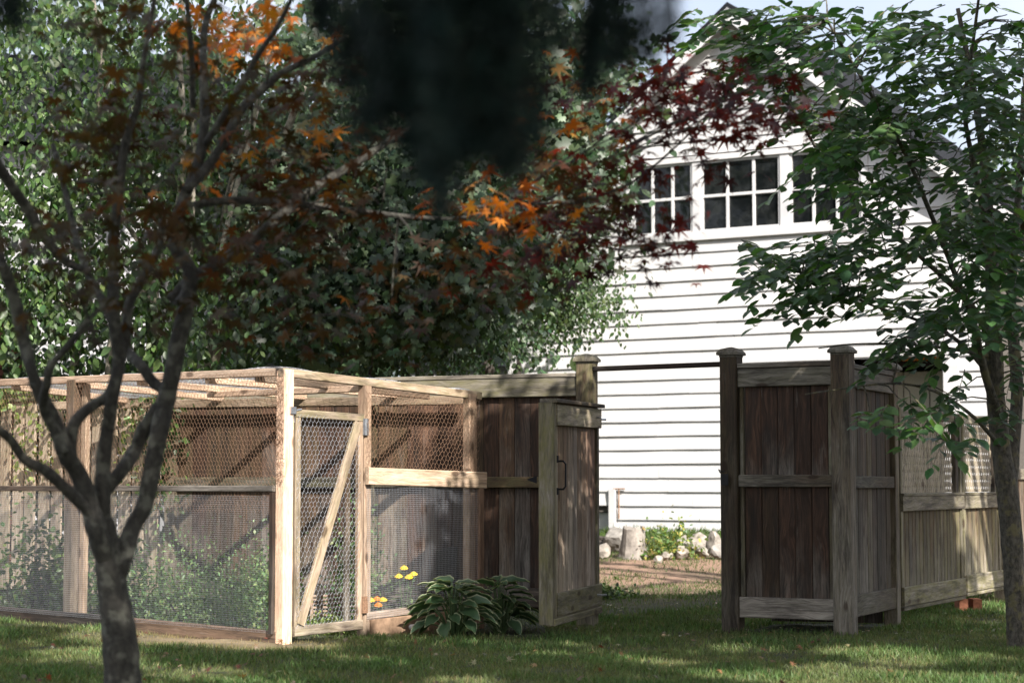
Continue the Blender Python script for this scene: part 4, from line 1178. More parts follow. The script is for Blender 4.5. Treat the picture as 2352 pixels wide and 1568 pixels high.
# ---- japanese maple (foreground, soft)
RV = [(0.48, 0.17, 0.02), (0.38, 0.17, 0.02), (0.30, 0.09, 0.015), (0.16, 0.09, 0.02)]  # vivid orange leaves, glow of the sunlit clusters put into the colour
RB = [(0.040, 0.026, 0.012), (0.032, 0.028, 0.012), (0.055, 0.036, 0.012), (0.03, 0.028, 0.012)]
RO = [(0.40, 0.15, 0.02), (0.30, 0.15, 0.025), (0.17, 0.065, 0.015), (0.12, 0.08, 0.02)]  # orange-brown leaves, sunlit highlights put into the colour
RR = [(0.085, 0.010, 0.014), (0.05, 0.010, 0.016), (0.13, 0.016, 0.014), (0.03, 0.009, 0.015)]  # dark red leaves, deepened in colour for the shade they hang in
RM = [(0.055, 0.026, 0.013), (0.04, 0.024, 0.012), (0.085, 0.045, 0.015), (0.035, 0.033, 0.013)]
maple = thing('japanese_maple', 'slender red-leaved small maple with forking dark trunk in front of the pen', 'tree', at(288, 1753, 7.6))
mb = MB()
polylimb(mb, [(288, 1790, 86), (286, 1650, 74), (282, 1560, 70), (272, 1440, 62), (258, 1350, 58), (251, 1290, 54), (246, 1240, 44), (243, 1190, 26)], 7.6, 7.55, 12, 0, 1.25)
mb.obj('trunk', BARK_MAPLE, maple, True)
LIMBS = [
 ([(252, 1310, 46), (228, 1225, 42), (205, 1160, 38), (178, 1090, 36), (152, 1040, 34), (123, 970, 30), (100, 915, 26), (77, 852, 24), (55, 790, 26), (44, 740, 28), (28, 670, 24), (10, 600, 20), (-10, 520, 16)], 7.55, 7.2),
 ([(212, 1180, 26), (160, 1130, 24), (102, 1078, 22), (55, 1055, 20), (18, 1005, 18), (-20, 975, 16)], 7.5, 7.1),
 ([(160, 1055, 26), (172, 980, 24), (205, 938, 22), (248, 905, 22), (274, 848, 22), (290, 775, 22), (300, 700, 20), (330, 640, 18), (362, 570, 15), (372, 500, 12)], 7.5, 7.7),
 ([(150, 1040, 26), (122, 985, 22), (98, 935, 20), (116, 880, 18), (122, 840, 16), (165, 790, 14), (200, 730, 12)], 7.4, 7.0),
 ([(252, 1310, 34), (243, 1240, 32), (234, 1150, 32), (234, 1060, 30), (244, 985, 28), (262, 900, 26), (272, 820, 26), (262, 740, 26), (262, 650, 24), (258, 540, 22), (275, 450, 18), (290, 330, 16), (318, 240, 14), (330, 150, 12), (350, 10, 10), (360, -60, 8)], 7.6, 7.4),
 ([(262, 1340, 40), (286, 1290, 36), (303, 1215, 34), (332, 1160, 34), (350, 1075, 34), (366, 1000, 36), (378, 925, 36), (396, 860, 34), (410, 790, 34), (430, 700, 32), (436, 620, 28), (402, 560, 24), (420, 470, 24), (450, 380, 22), (468, 280, 20), (466, 180, 17), (468, 60, 14), (500, -20, 12)], 7.6, 7.9),
 ([(240, 1130, 26), (282, 1075, 28), (302, 1035, 28), (330, 985, 28), (372, 930, 28)], 7.62, 7.75),
 ([(390, 900, 26), (352, 880, 22), (328, 842, 20), (300, 815, 20), (268, 770, 18), (240, 700, 16), (190, 600, 14), (150, 450, 12), (120, 330, 10)], 7.8, 8.2),
 ([(395, 690, 26), (440, 640, 22), (500, 605, 20), (560, 565, 20), (620, 520, 20), (672, 475, 20), (720, 435, 18), (790, 385, 16), (850, 350, 15), (905, 315, 13), (955, 285, 12), (1010, 250, 9)], 7.8, 8.6),
 ([(445, 470, 16), (520, 460, 16), (600, 462, 16), (680, 470, 15), (740, 476, 13), (850, 488, 11), (940, 502, 9), (1040, 500, 7), (1130, 485, 5)], 7.9, 8.6),
 ([(430, 440, 18), (480, 380, 18), (520, 320, 18), (560, 250, 17), (600, 205, 16), (650, 165, 14), (720, 135, 11), (800, 85, 8)], 7.8, 8.2),
 ([(470, 330, 14), (530, 240, 14), (590, 130, 12), (640, 60, 10), (680, -20, 8)], 7.8, 7.6),
 ([(-20, 350, 22), (20, 420, 22), (60, 480, 22), (100, 540, 20), (150, 600, 18), (210, 625, 12)], 7.2, 7.6),
 ([(445, 250, 12), (440, 120, 12), (430, 0, 10)], 7.8, 7.6),
]
LP3 = []
for pts, a, b in LIMBS:
    mb = MB(); LP3 += polylimb(mb, pts, a, b, 9, 0.02, 1.2); mb.obj('branch', BARK_MAPLE, maple, True)
JREG = [(120, 60, 200, 110, 6.6, 8.4, 110, RB), (330, 230, 260, 130, 6.6, 8.4, 210, RB), (560, 50, 110, 75, 8.0, 9.0, 190, RV), (640, 250, 140, 110, 7.6, 8.8, 100, RB),
        (160, 330, 190, 110, 6.6, 8.2, 160, RB), (420, 420, 240, 110, 7, 8.6, 150, RM), (240, 560, 260, 110, 6.6, 8, 200, RB), (600, 330, 60, 25, 8, 8.8, 40, RO), (390, 440, 50, 25, 8, 8.8, 22, RO),
        (560, 560, 220, 110, 7, 8.8, 170, RM), (260, 690, 220, 70, 6.6, 7.8, 90, RB), (830, 430, 170, 110, 7.6, 8.8, 170, RM), (860, 620, 130, 110, 7.4, 8.6, 100, RM),
        (700, 740, 150, 70, 7.2, 8.2, 60, RM), (1160, 480, 100, 45, 8, 9, 85, RV), (1080, 560, 180, 70, 7.8, 8.8, 110, RM), (1380, 520, 140, 65, 8, 9, 120, RR),
        (1330, 420, 150, 90, 8, 9, 120, RM), (1500, 300, 150, 110, 8, 9, 130, RR), (1640, 240, 160, 70, 8, 9, 230, RR), (1290, 250, 80, 130, 8, 9, 60, RO), (1480, 560, 90, 50, 8, 9, 50, RR),
        (1480, 170, 150, 80, 8, 9, 70, RR), (740, 160, 120, 110, 7.8, 8.8, 60, RM), (60, 780, 120, 60, 6.8, 7.6, 22, RB), (1230, 600, 110, 40, 8, 8.8, 30, RR)]
JREG = [r[:6] + (int(r[6] * (1.1 if r[7] is RR else 0.8)),) + r[7:] for r in JREG]
leaves_obj('crown', scatter(JREG, 0.072, RM, T_JAP), LEAF_RED, maple)
tw = MB()
for rg in JREG:
    u, v, ru, rv, d0, d1, n = rg[:7]
    for k in range(max(3, n // 26)):
        a0 = random.uniform(0, 6.28); cu = u + ru * math.cos(a0) * random.random(); cv = v + rv * math.sin(a0) * random.random(); dd_ = random.uniform(d0, d1)
        p = at(cu, cv, dd_); q = min(LP3, key=lambda w: (w - p).length)
        m_ = p.lerp(q, 0.5) + Vector((random.gauss(0, .03), random.gauss(0, .05), random.gauss(0.02, .03)))
        L = (p - q).length
        if L > 0.5: q = p.lerp(q, 0.5 * random.uniform(.4, 1) / L); m_ = p.lerp(q, 0.5) + Vector((0, 0, .02)); L = 0.3
        tw.tube([q, m_, p], [0.004 + 0.003 * L, 0.004, 0.0018], 5)
tw.obj('twig', BARK_MAPLE, maple)['kind'] = 'stuff'
# branch of red leaves over the barn gable
rb = MB(); polylimb(rb, [(1010, 480, 9), (1180, 470, 9), (1330, 460, 8), (1450, 420, 7), (1560, 330, 6), (1640, 250, 5), (1740, 190, 4)], 8.5, 8.6, 6)
rb.obj('branch', BARK_MAPLE, maple)

# ---- elm at the right
elm = thing('elm_tree', 'broad toothed-leaf green tree with two stems at the right edge', 'tree', at(2340, 1482, 13.2))
mb = MB(); polylimb(mb, [(2346, 1530, 64), (2342, 1470, 58), (2334, 1380, 52), (2325, 1250, 50), (2314, 1130, 50), (2298, 1020, 48), (2286, 900, 44), (2282, 780, 40), (2280, 640, 34), (2270, 500, 28), (2262, 380, 22), (2235, 200, 15), (2200, 20, 10)], 13.2, 13.0, 12)
mb.obj('trunk', BARK_ELM, elm, True)
ELIMBS = [([(2318, 1120, 34), (2330, 1000, 30), (2336, 900, 30), (2330, 800, 28), (2322, 690, 24), (2330, 560, 20), (2340, 420, 16), (2352, 200, 12)], 13.2, 13.6),
 ([(2296, 960, 26), (2262, 860, 20), (2236, 740, 16), (2185, 610, 13), (2120, 450, 11), (2078, 350, 10), (1990, 200, 8), (1900, 50, 6)], 13.1, 11.4),
 ([(2280, 790, 22), (2230, 700, 15), (2170, 640, 12), (2080, 560, 10), (1990, 490, 9), (1900, 380, 8), (1830, 265, 6), (1780, 215, 4)], 13.1, 11.8),
 ([(2286, 880, 12), (2210, 790, 10), (2120, 740, 8), (2000, 700, 6), (1880, 640, 4), (1740, 600, 3)], 13.1, 12.2),
 ([(2300, 1030, 12), (2240, 960, 9), (2150, 900, 7), (2050, 880, 5), (1920, 895, 4), (1850, 905, 3)], 13.1, 11.6),
 ([(2275, 560, 16), (2240, 400, 13), (2215, 250, 10), (2235, 100, 8), (2250, -20, 7)], 13.0, 12.2),
 ([(2285, 820, 10), (2180, 800, 8), (2080, 790, 6), (1960, 790, 4), (1880, 800, 3)], 13.1, 12.0),
 ([(2340, 420, 14), (2380, 300, 11), (2400, 150, 9)], 13.4, 12.8)]
EP3 = []
for pts, a, b in ELIMBS:
    mb = MB(); EP3 += polylimb(mb, pts, a, b, 8, 0.01); mb.obj('branch', BARK_ELM, elm, True)
EREG = [(2150, 330, 230, 240, 10.5, 13.6, 82), (2180, 620, 210, 150, 10.8, 13.6, 72), (1960, 330, 170, 100, 10.8, 12.6, 40), (1900, 90, 230, 80, 10.8, 12.6, 34), (2260, 120, 180, 120, 11, 13.6, 58), (2090, 260, 130, 70, 11, 13, 24), (2000, 60, 150, 60, 11, 12.8, 16),
        (1990, 560, 140, 80, 11, 12.8, 34), (1830, 615, 130, 28, 11.4, 12.6, 20), (1880, 670, 120, 20, 11.4, 12.4, 14), (1800, 570, 80, 15, 11.2, 12, 6), (2330, 480, 120, 300, 11, 14, 52), (2190, 740, 150, 40, 11.5, 13, 17),
        (2050, 800, 150, 12, 11.8, 12.8, 9), (2260, 930, 100, 80, 11.8, 13.2, 9), (2080, 935, 110, 20, 10.6, 12.2, 8), (2190, 985, 90, 25, 10.8, 12.2, 5), (1900, 230, 120, 110, 10.8, 12.4, 16), (1720, 50, 170, 45, 11, 12.4, 26), (1690, 150, 80, 40, 11, 12, 7), (1780, 190, 60, 50, 11, 12, 8), (2400, 800, 70, 160, 12, 14, 18)]
Pl = []; Dl = []; Nl = []; Sl = []
tw = MB(); trunk_p = at(2280, 700, 13.1)
for (u, v, ru, rv, d0, d1, n) in EREG:
    for k in range(int(n * 1.05)):
        a0 = random.uniform(0, 6.28); rr = math.sqrt(random.random())
        p = at(u + ru * rr * math.cos(a0), v + rv * rr * math.sin(a0), random.uniform(d0, d1))
        out = Vector((p.x - trunk_p.x, p.y - trunk_p.y, 0)); out = out.normalized() if out.length > .2 else Vector((-1, 0, 0))
        dr = (out + Vector((random.gauss(0, .5), random.gauss(0, .6), random.gauss(-0.12, .22)))).normalized()
        L = random.uniform(0.28, 0.55); nl = int(L / 0.042); p = p - dr * L * 0.5
        side = dr.cross(Vector((0, 0, 1))).normalized()
        pts = [p + dr * (L * t) - Vector((0, 0, 0.10 * L * t * t * 3)) for t in (0, .33, .66, 1)]
        tw.tube(pts, [0.0035, 0.003, 0.002, 0.001], 4, False)
        q = min(EP3, key=lambda w: (w - p).length)
        if (q - p).length < 0.33: tw.tube([q, q.lerp(p, 0.5) + Vector((0, 0, 0.03)), p], [0.007, 0.005, 0.0035], 5, False)
        for j in range(nl):
            t = (j + 0.6) / nl; s = 1 if j % 2 else -1
            pos = p + dr * (L * t) - Vector((0, 0, 0.3 * L * t * t))
            D_ = dr * 0.7 + side * s * 0.9 + Vector((0, 0, random.gauss(-0.35, .2)))
            Pl.append(pos); Dl.append(D_); Nl.append((random.gauss(0, .35), random.gauss(-.1, .35), 1)); Sl.append(random.uniform(0.07, 0.125))
        Pl.append(pts[-1]); Dl.append(dr + Vector((0, 0, -.3))); Nl.append((0.1, 0, 1)); Sl.append(0.1)
leaves_obj('crown', [leaf_arrays(np.array(Pl), np.array(Dl), np.array(Nl), np.array(Sl), mixcol([(0.065, 0.135, 0.06), (0.085, 0.17, 0.07), (0.05, 0.11, 0.05), (0.12, 0.2, 0.075)], len(Pl), 0.2), T_OVAL)], LEAF_ELM, elm)
tw.obj('twig', BARK_ELM, elm)['kind'] = 'stuff'

# ---- spruce whose drooping branch hangs close to the lens
spruce = thing('spruce_tree', 'dark drooping spruce branch hanging close at the top of the view', 'tree', Vector((-0.9, -1.6, 0)))
mb = MB(); mb.tube([(-0.9, -1.6, -0.1), (-0.9, -1.6, 2.5), (-0.88, -1.6, 6), (-0.88, -1.6, 9)], [0.2, 0.17, 0.1, 0.03], 12); mb.obj('trunk', BARK_DARK, spruce, True)
mb = MB(); mb.tube([(-0.9, -1.6, 2.3), (-0.5, -0.4, 2.5), (-0.15, 1.0, 2.25), (0.02, 1.95, 1.92), (0.12, 2.4, 1.8)], [0.05, 0.04, 0.028, 0.014, 0.005], 8)
mb.tube([(-0.02, 1.8, 1.96), (0.12, 1.9, 1.92), (0.25, 2.0, 1.86)], [0.014, 0.009, 0.004], 6); mb.tube([(-0.05, 1.7, 1.98), (-0.15, 1.85, 1.9), (-0.27, 2.0, 1.86)], [0.014, 0.009, 0.004], 6)
mb.obj('branch', BARK_DARK, spruce, True)
STR = [(-40, 40, 50, 2.0), (30, 60, 50, 2.0), (735, 70, 30, 2.1), (790, 190, 45, 2.0), (840, 320, 48, 2.0), (885, 280, 50, 1.9), (935, 330, 50, 1.9), (985, 400, 48, 1.9), (1012, 485, 32, 1.85), (1060, 370, 50, 1.9), (1110, 350, 50, 1.9), (1160, 390, 46, 2.0),
       (1205, 390, 44, 1.9), (1235, 300, 36, 1.9), (1290, 120, 36, 2.1), (1345, 210, 34, 2.1), (1375, 130, 40, 2.1), (1425, 150, 36, 2.2), (1480, 140, 36, 2.2), (1535, 90, 30, 2.2), (1000, 400, 40, 2.0)]
Pn = []; Dn = []
tw = MB()
for (u, v, w, d) in STR:
    tip = at(u, v, d); topz = 1.80; r = w * d / FPX * 1.05
    base = Vector((tip.x + random.gauss(0, .01), tip.y - 0.03, topz)); L = base.z - tip.z
    tw.tube([base, base.lerp(tip, .5), tip], [0.005, 0.003, 0.0015], 5)
    n = int(1250 * L / 0.2 * random.uniform(.45, 1.25) * (1.0 if 950 < u < 1190 else 0.7))
    t = rng.random(n); ax = np.array(base)[None] * (1 - t[:, None]) + np.array(tip)[None] * t[:, None]
    an = rng.uniform(0, 6.28, n); rr = r * np.abs(rng.standard_normal(n)) * 0.75 * (1.1 - 0.6 * t)
    ax[:, 0] += rr * np.cos(an); ax[:, 1] += rr * np.sin(an)
    Pn.append(ax); dd_ = np.stack([np.cos(an) * .7, np.sin(an) * .7, -np.ones(n) * .9], 1); Dn.append(dd_ + 0.3 * rng.standard_normal((n, 3)))
Pn = np.concatenate(Pn); Dn = np.concatenate(Dn)
T_NE = (np.array([(0.11, 0, 0), (0, 1, 0), (-0.11, 0, 0)], np.float32), np.array([(0, 1, 2)], np.int32))
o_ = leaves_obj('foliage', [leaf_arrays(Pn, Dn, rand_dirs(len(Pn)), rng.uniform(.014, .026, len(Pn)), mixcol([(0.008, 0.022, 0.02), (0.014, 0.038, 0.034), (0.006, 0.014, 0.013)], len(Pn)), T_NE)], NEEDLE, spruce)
tw.obj('twig', BARK_DARK, spruce)['kind'] = 'stuff'

# ================================================================== BACKGROUND TREES
def bgtree(name, lab, regs, size, pal, tpl, limbs, d, mode='hang', mat=LEAF, barkm=BARK_PALE, group=None, base=None, dens=1.0):
    b = base or limbs[0][0]
    t = thing(name, lab, 'tree', gp(at(b[0], b[1], d).x, d), group)
    bp = at(b[0], b[1], d)
    tp = [(Vector((bp.x, d, -0.1)))]
    for i, pts in enumerate(limbs):
        mb = MB(); Q = polylimb(mb, pts, d, d + (0.5 if i else 0), 8, 0.02)
        if i == 0: mb.tube([Vector((bp.x - 0.05, bp.y, float(gh(bp.x, d)) - .1)), bp + Vector((0, 0, .02))], [pts[0][2] / 2 * d / FPX * 1.15, pts[0][2] / 2 * d / FPX], 8)
        mb.obj('trunk' if i == 0 else 'branch', barkm, t, True)
    leaves_obj('crown', scatter([r[:6] + (int(r[6] * dens),) for r in regs], size, pal, tpl, mode), mat, t)
    return t
MG = [(0.035, 0.065, 0.032), (0.055, 0.092, 0.045), (0.028, 0.055, 0.028), (0.075, 0.115, 0.055)]
BG_ = [(0.048, 0.092, 0.026), (0.07, 0.13, 0.036), (0.032, 0.062, 0.022), (0.10, 0.165, 0.045)]
bgtree('green_maple', 'large green lobed-leaf maple behind the pen and plank fence', [(780, 620, 290, 190, 18.6, 20.6, 2300), (980, 600, 190, 190, 18.8, 20.8, 1700), (640, 380, 260, 200, 19, 21, 1500), (900, 360, 260, 200, 19, 21, 1700)], 0.088, MG, T_MAP,
       [[(470, 860, 50), (498, 760, 44), (522, 690, 40), (545, 600, 34), (590, 480, 26), (640, 350, 20), (700, 200, 14)], [(520, 700, 26), (620, 600, 20), (760, 520, 14), (900, 480, 8)], [(560, 560, 20), (500, 420, 16), (480, 250, 12), (520, 100, 10)]], 19.4, dens=1.9)
bgtree('background_tree', 'tall green tree behind the dark spruce branch, left of the barn gable', [(1150, 220, 260, 230, 22, 24.5, 2300), (1210, 400, 100, 150, 21.5, 24, 1300), (1350, 190, 110, 150, 33, 36, 900), (1300, 400, 60, 90, 33, 36, 300), (1100, 500, 160, 160, 22, 24, 900), (900, 80, 250, 120, 22, 24, 1100)], 0.13, MG, T_MAP,
       [[(1120, 860, 30), (1125, 700, 26), (1130, 500, 22), (1150, 300, 16), (1180, 80, 10)], [(1130, 520, 14), (1250, 400, 8), (1330, 300, 5)]], 23, barkm=BARK_DARK, group='trees beyond the fence')
bgtree('background_tree', 'sunlit pale-stemmed tree at the upper left with bright green leaves', [(150, 120, 240, 150, 17.6, 19.6, 1600), (400, 130, 190, 150, 18, 20, 1200), (60, 330, 150, 90, 17.6, 19.4, 420), (330, 330, 170, 110, 18, 20, 900), (250, 520, 220, 110, 17.8, 19.4, 1100), (70, 470, 170, 50, 17.8, 19, 1100), (60, 650, 160, 50, 17.8, 19, 1100), (300, 420, 80, 160, 18, 19.5, 900)], 0.09, BG_, T_OVAL,
       [[(360, 860, 34), (350, 740, 30), (362, 600, 26), (410, 480, 20), (420, 300, 16), (410, 100, 12)], [(165, 860, 20), (190, 720, 18), (170, 560, 16), (150, 420, 14), (230, 250, 12), (215, 0, 10)], [(360, 620, 14), (280, 500, 12), (180, 380, 9), (60, 200, 6)], [(500, 620, 14), (540, 440, 14), (580, 290, 12), (610, 150, 9), (620, 20, 7)], [(430, 700, 16), (440, 480, 15), (445, 300, 13), (430, 120, 11), (415, -20, 9)], [(60, 640, 10), (150, 700, 8), (280, 735, 6), (440, 745, 4)], [(230, 40, 8), (235, 150, 10), (225, 260, 11), (270, 420, 12), (255, 560, 14)], [(640, 20, 7), (612, 180, 9), (560, 330, 12), (520, 470, 14), (500, 640, 16)]], 18.6, group='trees beyond the fence')
bgtree('background_tree', 'viny tree with hanging heart-shaped leaves above the far left fence', [(120, 700, 190, 120, 17.8, 18.8, 1000), (330, 740, 160, 110, 17.4, 18.6, 850), (60, 830, 150, 50, 17.6, 18.6, 420), (420, 640, 90, 120, 17.6, 18.6, 350)], 0.10, BG_, T_OVAL,
       [[(250, 870, 18), (255, 780, 16), (300, 700, 12), (360, 640, 9)], [(140, 690, 6), (220, 740, 5), (330, 750, 5), (440, 740, 3)]], 18.0, group='trees beyond the fence')
bgtree('leafy_shrub', 'fine-leaved green shrub spilling over the left corner of the barn', [(1240, 640, 90, 80, 23, 24.6, 900), (1300, 690, 100, 80, 23, 24.4, 1000), (1200, 760, 70, 90, 23, 24.5, 800), (1330, 760, 60, 50, 23, 24, 260), (1160, 600, 70, 110, 23, 24.6, 900), (1380, 640, 45, 40, 23, 24, 70)], 0.068, [(0.07, 0.12, 0.045), (0.10, 0.155, 0.06), (0.05, 0.09, 0.04)], T_OVAL,
       [[(1190, 870, 12), (1200, 760, 9), (1230, 660, 6)], [(1200, 760, 6), (1280, 700, 4), (1380, 640, 3)]], 23.6, barkm=BARK_DARK, dens=1.5)
bgtree('dark_hedge', 'dense dark green hedge behind the fence between trunk and barn', [(620, 800, 150, 60, 20.5, 22, 1400), (860, 770, 200, 90, 20.5, 22, 3000), (1060, 770, 110, 80, 20.8, 22.4, 1900)], 0.075, DEEP, T_OVAL,
       [[(850, 880, 12), (855, 800, 10), (870, 700, 6)], [(960, 870, 10), (950, 780, 7), (930, 690, 5)], [(720, 870, 10), (730, 780, 7), (760, 700, 5)]], 21.2, barkm=BARK_DARK)
bgtree('background_tree', 'dim tree mass far behind the maple, filling between the trunks', [(500, 600, 400, 250, 27, 31, 2600), (700, 250, 500, 260, 27, 31, 3200), (1150, 300, 300, 300, 28, 31, 1900), (950, 650, 300, 200, 27, 30, 1500), (100, 100, 250, 150, 28, 31, 1000)], 0.2, DEEP, T_OVAL,
       [[(700, 860, 40), (705, 600, 34), (690, 300, 26), (720, 50, 16)], [(700, 500, 20), (900, 350, 14), (1100, 250, 8)]], 29, barkm=BARK_DARK, group='trees beyond the fence')
bgtree('background_tree', 'yellowish green tree standing beyond the right side of the barn', [(2420, 420, 180, 200, 30, 34, 1800), (2420, 750, 160, 200, 30, 34, 1500), (2300, 640, 60, 110, 31, 34, 300)], 0.16, BG_, T_OVAL,
       [[(2430, 900, 40), (2430, 700, 34), (2420, 450, 24), (2420, 300, 14)]], 32, group='trees beyond the fence')
bgtree('distant_tree_line', 'distant dark line of trees closing the view behind the yard', [(300, 850, 900, 60, 45, 60, 2600), (300, 650, 900, 150, 45, 60, 3000), (2500, 900, 400, 120, 45, 60, 1200)], 0.45, DEEP, T_OVAL,
       [[(500, 930, 30), (505, 800, 24), (510, 600, 16)]], 52, barkm=BARK_DARK)
bgtree('dark_hedge', 'dim shrubs filling the gaps behind the far left picket fence', [(60, 1040, 190, 190, 19.6, 21, 5000), (330, 1020, 170, 170, 19.2, 20.6, 4500), (150, 860, 250, 60, 19.5, 21, 1500)], 0.08, DEEP, T_OVAL,
       [[(100, 1150, 10), (105, 1000, 8), (90, 900, 6)], [(300, 1150, 10), (310, 1000, 8), (330, 900, 5)]], 20.0, barkm=BARK_DARK)
# ivy on the left fence
iv = thing('ivy', 'green ivy tumbling over the top of the far left picket fence', 'ivy', gp(-4.2, 17.0))
n = 1500
tt = rng.random(n); P = np.array([[FB[0] + (FC[0] - FB[0]) * a, FB[1] + (FC[1] - FB[1]) * a - 0.07, 0] for a in tt]); hang = rng.random(n) ** 1.6 * (0.25 + 0.75 * (np.sin(tt * 23) > 0.2)); P[:, 2] = 2.02 - hang * 0.9; P[:, 1] -= rng.random(n) * 0.1
leaves_obj('foliage', [leaf_arrays(P, rand_dirs(n, 1.2), rand_dirs(n) + np.array([0, -1.2, 0.4]), 0.055 * rng.uniform(.6, 1.3, n), mixcol([(0.16, 0.22, 0.05), (0.10, 0.16, 0.04), (0.22, 0.26, 0.08)], n), T_OVAL)], LEAF, iv)
mb = MB(); mb.tube([Vector((FC[0], FC[1] - .07, 1.98)), Vector((-4.6, 17.5, 2.0)), Vector((FB[0], FB[1] - .07, 1.97))], 0.01, 6); mb.obj('stem', BARK_DARK, iv)
iv2 = thing('ivy', 'leafy vine climbing the fence corner between the maple limbs', 'ivy', gp(-2.95, 16.2))
n = 330; P = np.stack([rng.normal(-3.0, .12, n), rng.normal(16.2, .05, n), rng.uniform(0.9, 1.9, n)], 1)
leaves_obj('foliage', [leaf_arrays(P, rand_dirs(n, 1), rand_dirs(n) + np.array([0, -1, 0.5]), 0.06 * rng.uniform(.6, 1.3, n), mixcol(BG_, n), T_OVAL)], LEAF, iv2)
mb = MB(); mb.tube([(-3.0, 16.25, 0.1), (-2.97, 16.22, 1.0), (-3.02, 16.22, 1.9)], 0.008, 6); mb.obj('stem', BARK_DARK, iv2)

# ================================================================== NEIGHBOUR HOUSES
SIDING = plain('grey_white_siding', (0.36, 0.36, 0.37), 0.7, 0, 3, 0.12)
nh = thing('neighbour_house', 'pale sided neighbouring house glimpsed through leaves at the left', 'house', gp(-6.6, 27))
mb = MB(); x0, x1 = -10.5, -5.0; y0 = 27.0; zt_h = 5.9
mb.box(((x0 + x1) / 2, y0 + 3, zt_h / 2), (x1 - x0, 6, zt_h)); mb.obj('wall', SIDING, nh)
for k in range(28):
    z = 0.2 + k * 0.2
    mb = MB(); mb.add([(x0, y0 - .004, z), (x1, y0 - .004, z), (x1, y0 - .03, z), (x0, y0 - .03, z), (x0, y0 - .004, z + .2), (x1, y0 - .004, z + .2), (x1, y0 - .008, z + .2), (x0, y0 - .008, z + .2)], [(0, 3, 2, 1), (3, 7, 6, 2), (0, 4, 7, 3), (1, 2, 6, 5)])
    mb.obj('clapboard', SIDING, nh)
mb = MB(); mb.add([(x0 - .4, y0 - .4, zt_h), (x1 + .4, y0 - .4, zt_h), (x1 + .4, y0 + 3, zt_h + 2), (x0 - .4, y0 + 3, zt_h + 2), (x0 - .4, y0 + 6.4, zt_h), (x1 + .4, y0 + 6.4, zt_h)], [(0, 1, 2, 3), (3, 2, 5, 4), (1, 5, 2), (0, 3, 4)]); mb.obj('roof', ASPHALT_SHINGLE, nh)
mb = MB(); mb.box((-7.4, y0 - .04, 3.2), (0.9, 0.05, 1.3)); w_ = mb.obj('window', PAINT, nh); mb = MB(); mb.box((-7.4, y0 - .075, 3.2), (0.76, 0.02, 1.15)); mb.obj('pane', GLASS, w_)
# brick wall at the left edge
bw = thing('brick_wall', 'old brown brick wall behind leaves at the far left edge', 'wall', gp(-5.6, 19.6))
mb = MB(); mb.box((-5.9, 19.75, 1.5), (1.8, 0.2, 3.0)); mb.obj('mortar_core', CREAM if False else DARKIN, bw)
mb = MB()
for r_ in range(38):
    for c_ in range(8):
        mb.box((-6.75 + c_ * 0.225 + (r_ % 2) * 0.11, 19.64 + random.uniform(-.004, .004), 0.06 + r_ * 0.078), (0.21, 0.05, 0.066))
o_ = mb.obj('brick', BRICK_D, bw); o_['kind'] = 'stuff'
sh = thing('white_garage', 'small distant white garage seen low between hedge and barn', 'garage', gp(-0.9, 36))
mb = MB(); mb.box((-0.7, 37, 1.8), (2.6, 2, 3.0)); mb.obj('wall', PAINT, sh)
mb = MB(); mb.add([(-2.1, 35.8, 3.3), (0.7, 35.8, 3.3), (0.7, 37, 3.9), (-2.1, 37, 3.9), (-2.1, 38.2, 3.3), (0.7, 38.2, 3.3)], [(0, 1, 2, 3), (3, 2, 5, 4), (1, 5, 2), (0, 3, 4)]); mb.obj('roof', ASPHALT_SHINGLE, sh)

# ================================================================== UNSEEN TREES ADDED TO SHADE THE YARD (behind and right of the camera)
S_ = np.array(SUN)
def shade(boxes, lit):  # leaf points along sun rays above targets, with holes over lit spots
    out = []
    for (x0, x1, y0, y1, z0, z1, n, t0, t1) in boxes:
        P = np.stack([rng.uniform(x0, x1, n), rng.uniform(y0, y1, n), rng.uniform(z0, z1, n)], 1)
        t = rng.uniform(t0, t1, n)
        out.append(P + t[:, None] * S_)
    Q = np.concatenate(out)
    keep = np.ones(len(Q), bool)
    for (c, r) in lit:
        c = np.array(c, float); w = Q - c; a = w @ S_; dist = np.linalg.norm(w - a[:, None] * S_, axis=1)
        keep &= ~((dist < r) & (a > 0))
    Q = Q[keep]
    vis = (np.abs(Q[:, 0] / np.maximum(Q[:, 1], .01)) < 0.30) & (Q[:, 1] > 0) & ((Q[:, 2] - CAM_H) / np.maximum(Q[:, 1], .01) < 0.29)
    return Q[~vis]
def P2(v): return (v.x, v.y)
LIT = []  # spots left sunlit by opening holes in the added crowns
for z in (0.1, 0.5, 0.9, 1.3, 1.7): LIT.append(((PA.x, PA.y, z), 0.30))
for s in (0.4, 0.8, 1.2):
    for z in (0.3, 0.8, 1.35): LIT.append(((*P2(PA + PR * s), z), 0.26))
for s in (0.5, 1.1, 1.8, 2.6, 3.4, 4.2):
    for z in (0.3, 0.8, 1.3, 1.8): LIT.append(((*P2(PA + PL_ * s), z), 0.42))
for k in range(7):
    f = k / 6; q = Vector(FA).lerp(Vector(FB), f * 1.0)
    for z in (0.4, 0.9, 1.45): LIT.append(((q.x, q.y, z), 0.42))
for k in range(6):
    q = Vector(FB).lerp(Vector(FC), k / 6)
    for z in (0.5, 1.2, 1.9): LIT.append(((q.x, q.y, z), 0.40))
